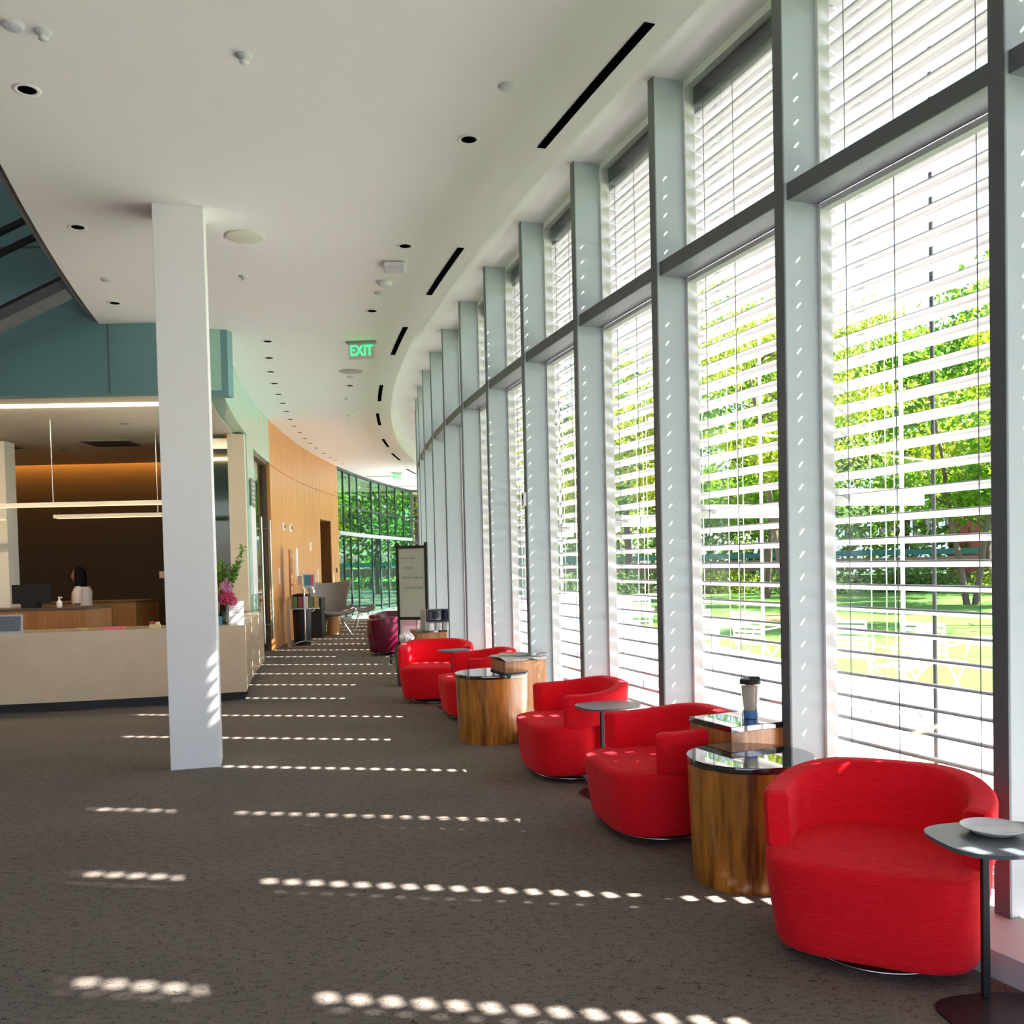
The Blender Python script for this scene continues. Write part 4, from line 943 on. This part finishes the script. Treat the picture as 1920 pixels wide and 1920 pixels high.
# wall fittings on maple
def on_wall(nm, k, z, wy, h, mt, lab, cat, th=.02, round_=False):
    c = P(k, 54.1); e = empty(nm, (c.x, c.y, z), rot_at(k), label=lab, cat=cat) if round_ else None
    m = MB()
    if round_:
        m.lathe([(h, 0), (h, .03), (h * .85, .045), (0, .045)], n=28); o = m.build('housing', PLASTIC, e); o.rotation_euler = (0, PI / 2, 0)
        m = MB(); m.lathe([(h * .5, .045), (h * .45, .055), (0, .056)], n=20); o = m.build('lens', DARK, e); o.rotation_euler = (0, PI / 2, 0)
    else:
        m.box((th / 2, 0, 0), (th, wy, h)); m.build(nm, mt, loc=(c.x, c.y, z), rz=rot_at(k), label=lab, cat=cat)
on_wall('wall_speaker', 11.25, 2.31, 0, .085, None, 'round white wall speaker, nearer of the two on the maple wall', 'speaker', round_=True)
on_wall('wall_speaker', 11.9, 2.32, 0, .085, None, 'round white wall speaker, farther of the two on the maple wall', 'speaker', round_=True)
on_wall('wall_plate', 12.45, 1.60, .24, .62, PLASTIC, 'tall white panel on the maple wall above the brochure stand', 'panel')
on_wall('wall_plate', 13.75, 1.98, .16, .2, PLASTIC, 'small white square plate high on the maple wall', 'plate')
on_wall('wall_plate', 14.35, 1.30, .12, .3, PLASTIC, 'small white sign beside the dark doorway', 'sign')
on_wall('wall_plate', 10.75, 1.35, .07, .3, PLASTIC, 'narrow white plate left of the copper rack', 'plate')
on_wall('door_bell', 16.1, 1.40, .06, .12, BLACK, 'small black box on the maple wall by the glass wall', 'box')

# ------------------------------------------------------------------ ceiling fittings
DOWN = [(-2.65, 5.32), (-0.21, 6.06), (-3.34, 7.42), (-3.94, 9.52), (-0.84, 8.03), (-1.42, 10.03), (-2.36, 14.12)]
ROW = [(-2.85, 11.26), (-3.06, 12.14), (-3.26, 13.0), (-3.42, 13.83), (-3.57, 14.68), (-3.7, 15.49), (-3.83, 16.29), (-3.98, 17.17), (-4.1, 18.02), (-4.19, 18.89), (-4.28, 19.76), (-4.34, 20.54), (-4.38, 21.39), (-4.42, 22.42), (-4.42, 23.32), (-4.42, 23.93), (-4.40, 24.83)]
dl = None
DLAB = ['recessed black downlight near the upper left corner of the ceiling', 'recessed black downlight in the middle of the near ceiling', 'recessed black downlight left of the white column top', 'recessed downlight near the ceiling corner by the teal wall', 'recessed downlight just above the white access point', 'recessed downlight between the access point and exit sign', 'recessed downlight beyond the exit sign']
for i, (x, y) in enumerate(DOWN + ROW):
    if dl is None:
        dl = empty('downlight'); m = MB(); m.lathe([(.075, -.001), (.072, -.006), (.052, -.004), (.048, -.0015)], n=32); m.build('trim_ring', CEIL, dl)
        m = MB(); m.lathe([(.049, -.0022), (.0, -.0022)], n=28); m.build('aperture', HOLE, dl); o = dl
    else: o = copy_tree(dl)
    o.location = (x, y, HC)
    if i < 7: tag(o, DLAB[i], 'downlight', 'scattered downlights')
    else: tag(o, 'small recessed downlight in the row along the curved left wall', 'downlight', 'downlight row by the maple wall')
def disc(nm, x, y, prof, mt, lab, cat, n=36):
    m = MB(); m.lathe(prof, n=n); return m.build(nm, mt, loc=(x, y, HC), label=lab, cat=cat)
CEILB = mat('ceiling_disc', (.74, .73, .62), .7)
disc('ceiling_speaker', -2.11, 7.71, [(.0, -.014), (.14, -.013), (.158, -.008), (.16, .0)], CEILB, 'large round cream ceiling speaker right of the column', 'speaker')
disc('ceiling_speaker', -2.17, 13.09, [(.0, -.01), (.15, -.01), (.165, .0)], mat('disc_grey', (.5, .49, .45), .7), 'large round grey ceiling speaker beyond the exit sign', 'speaker')
WD = mat('white_disc', (.62, .65, .68), .5)
for (x, y), lab in zip(((-2.4, 4.7), (.04, 5.4), (-3.69, 8.75), (-1.25, 9.38), (-2.24, 13.45)), ('round white cover disc in the upper left corner of the ceiling', 'round white cover disc near the long black slot', 'small white cover disc by the teal wall corner', 'small white cover disc below the smoke detector', 'small white cover disc beyond the far ceiling speaker')):
    disc('cover_disc', x, y, [(.0, -.013), (.045, -.013), (.05, -.009), (.05, -.001)], WD, lab, 'cover disc')
sp = None
for (x, y), lab in zip(((-2.28, 4.76), (-1.35, 5.02), (-2.42, 8.75), (-2.59, 15.14)), ('sprinkler head beside the upper left cover disc', 'sprinkler head at the top centre of the ceiling', 'sprinkler head right of the column', 'small sprinkler head far down the corridor ceiling')):
    if sp is None:
        sp = empty('sprinkler'); m = MB(); m.lathe([(.045, 0), (.04, -.01), (.02, -.014)], n=24); m.build('collar', WD, sp)
        m = MB(); m.lathe([(.012, -.01), (.014, -.03), (.025, -.033), (.025, -.038), (.0, -.04)], n=16); m.build('nozzle', PLASTIC, sp); o = sp
    else: o = copy_tree(sp)
    o.location = (x, y, HC); tag(o, lab, 'sprinkler', 'ceiling sprinklers')
m = MB(); m.box((0, 0, -.032), (.20, .20, .055)); ap = bevel(m.build('access_point', mat('ap_white', (.66, .66, .72), .4), loc=(-.99, 8.5, HC), rz=.1, label='square white wireless access point on the ceiling', cat='access point'), .02, 4)
for x, y, lab in ((-1.15, 9.03, 'round white smoke detector behind the access point'), (-2.82, 16.85, 'small round smoke detector far down the ceiling')):
    disc('smoke_detector', x, y, [(.07, 0), (.075, -.01), (.065, -.03), (.04, -.04), (.0, -.042)], PLASTIC, lab, 'smoke detector')
SLL = ['longest black slot diffuser in the near ceiling', 'second black slot diffuser along the ceiling edge', 'third black slot diffuser, right of the exit sign', 'fourth black slot diffuser along the ceiling edge', 'fifth black slot diffuser along the ceiling edge', 'sixth black slot diffuser along the curved edge', 'seventh black slot diffuser along the curved edge', 'farthest black slot diffuser near the glass end']
for (k0, k1, r_), lab in zip(((.22, 1.37, 51.96 + .0), (2.92, 4.03, 51.97), (5.04, 6.14, 52.02), (7.73, 8.8, 52.05), (9.77, 10.86, 52.09), (12.4, 13.46, 52.15), (14.43, 15.6, 52.2), (17.3, 18.5, 52.38)), SLL):
    m = MB(); arc_quads(m, k0, k1, r_ + .0, r_ + .058, HC - .004, HC - .001, 6); m.build('slot_diffuser', HOLE, label=lab, cat='vent', group='black slot diffusers along the ceiling edge')
def exit_sign(x, y, rz, lab, s=1):
    e = empty('exit_sign', (x, y, HC), rz, label=lab, cat='exit sign')
    m = MB(); m.box((0, 0, -.012), (.36, .07, .024)); m.build('housing', mat('sign_metal', (.28, .28, .28), .4), e)
    m = MB(); m.box((0, 0, -.12), (.31, .008, .19)); m.build('panel', mat('sign_panel', (.60, .60, .56), .25), e)
    text('lettering', 'EXIT', .17, mat('exit_green', (.02, .9, .2), .5, emit=(.01, .85, .12), estr=1.3), e, (0, -.006, -.115), (PI / 2, 0, 0), ext=.001, lab='glowing green letters').scale = (.8, 1.05, 1)
exit_sign(-1.75, 11.37, -.03, 'green EXIT sign hanging from the middle of the corridor ceiling')
exit_sign(-3.29, 27.47, .75, 'small green EXIT sign far down the corridor, edge-on')
for x, y in ((-3.9, 28.5), (-3.62, 32.2)):
    m = MB(); m.box((0, 0, -.004), (.9, .14, .008)); m.build('ceiling_vent', mat('vent_dim', (.4, .4, .37), .6), loc=(x, y, HC - .002), label='long grey ceiling vent near the glass end', cat='vent', group='grey vents near the glass end')
th_ = empty('wall_thermostat', P(3.0, RF + .0, 2.06), rot_at(3.0), label='small white sensor box on the fin beside the newspaper box', cat='sensor')
m = MB(); m.box((-.02, 0, 0), (.03, .06, .12)); m.build('case', PLASTIC, th_); m = MB(); m.box((-.037, 0, .02), (.004, .035, .04)); m.build('display', DARK, th_)
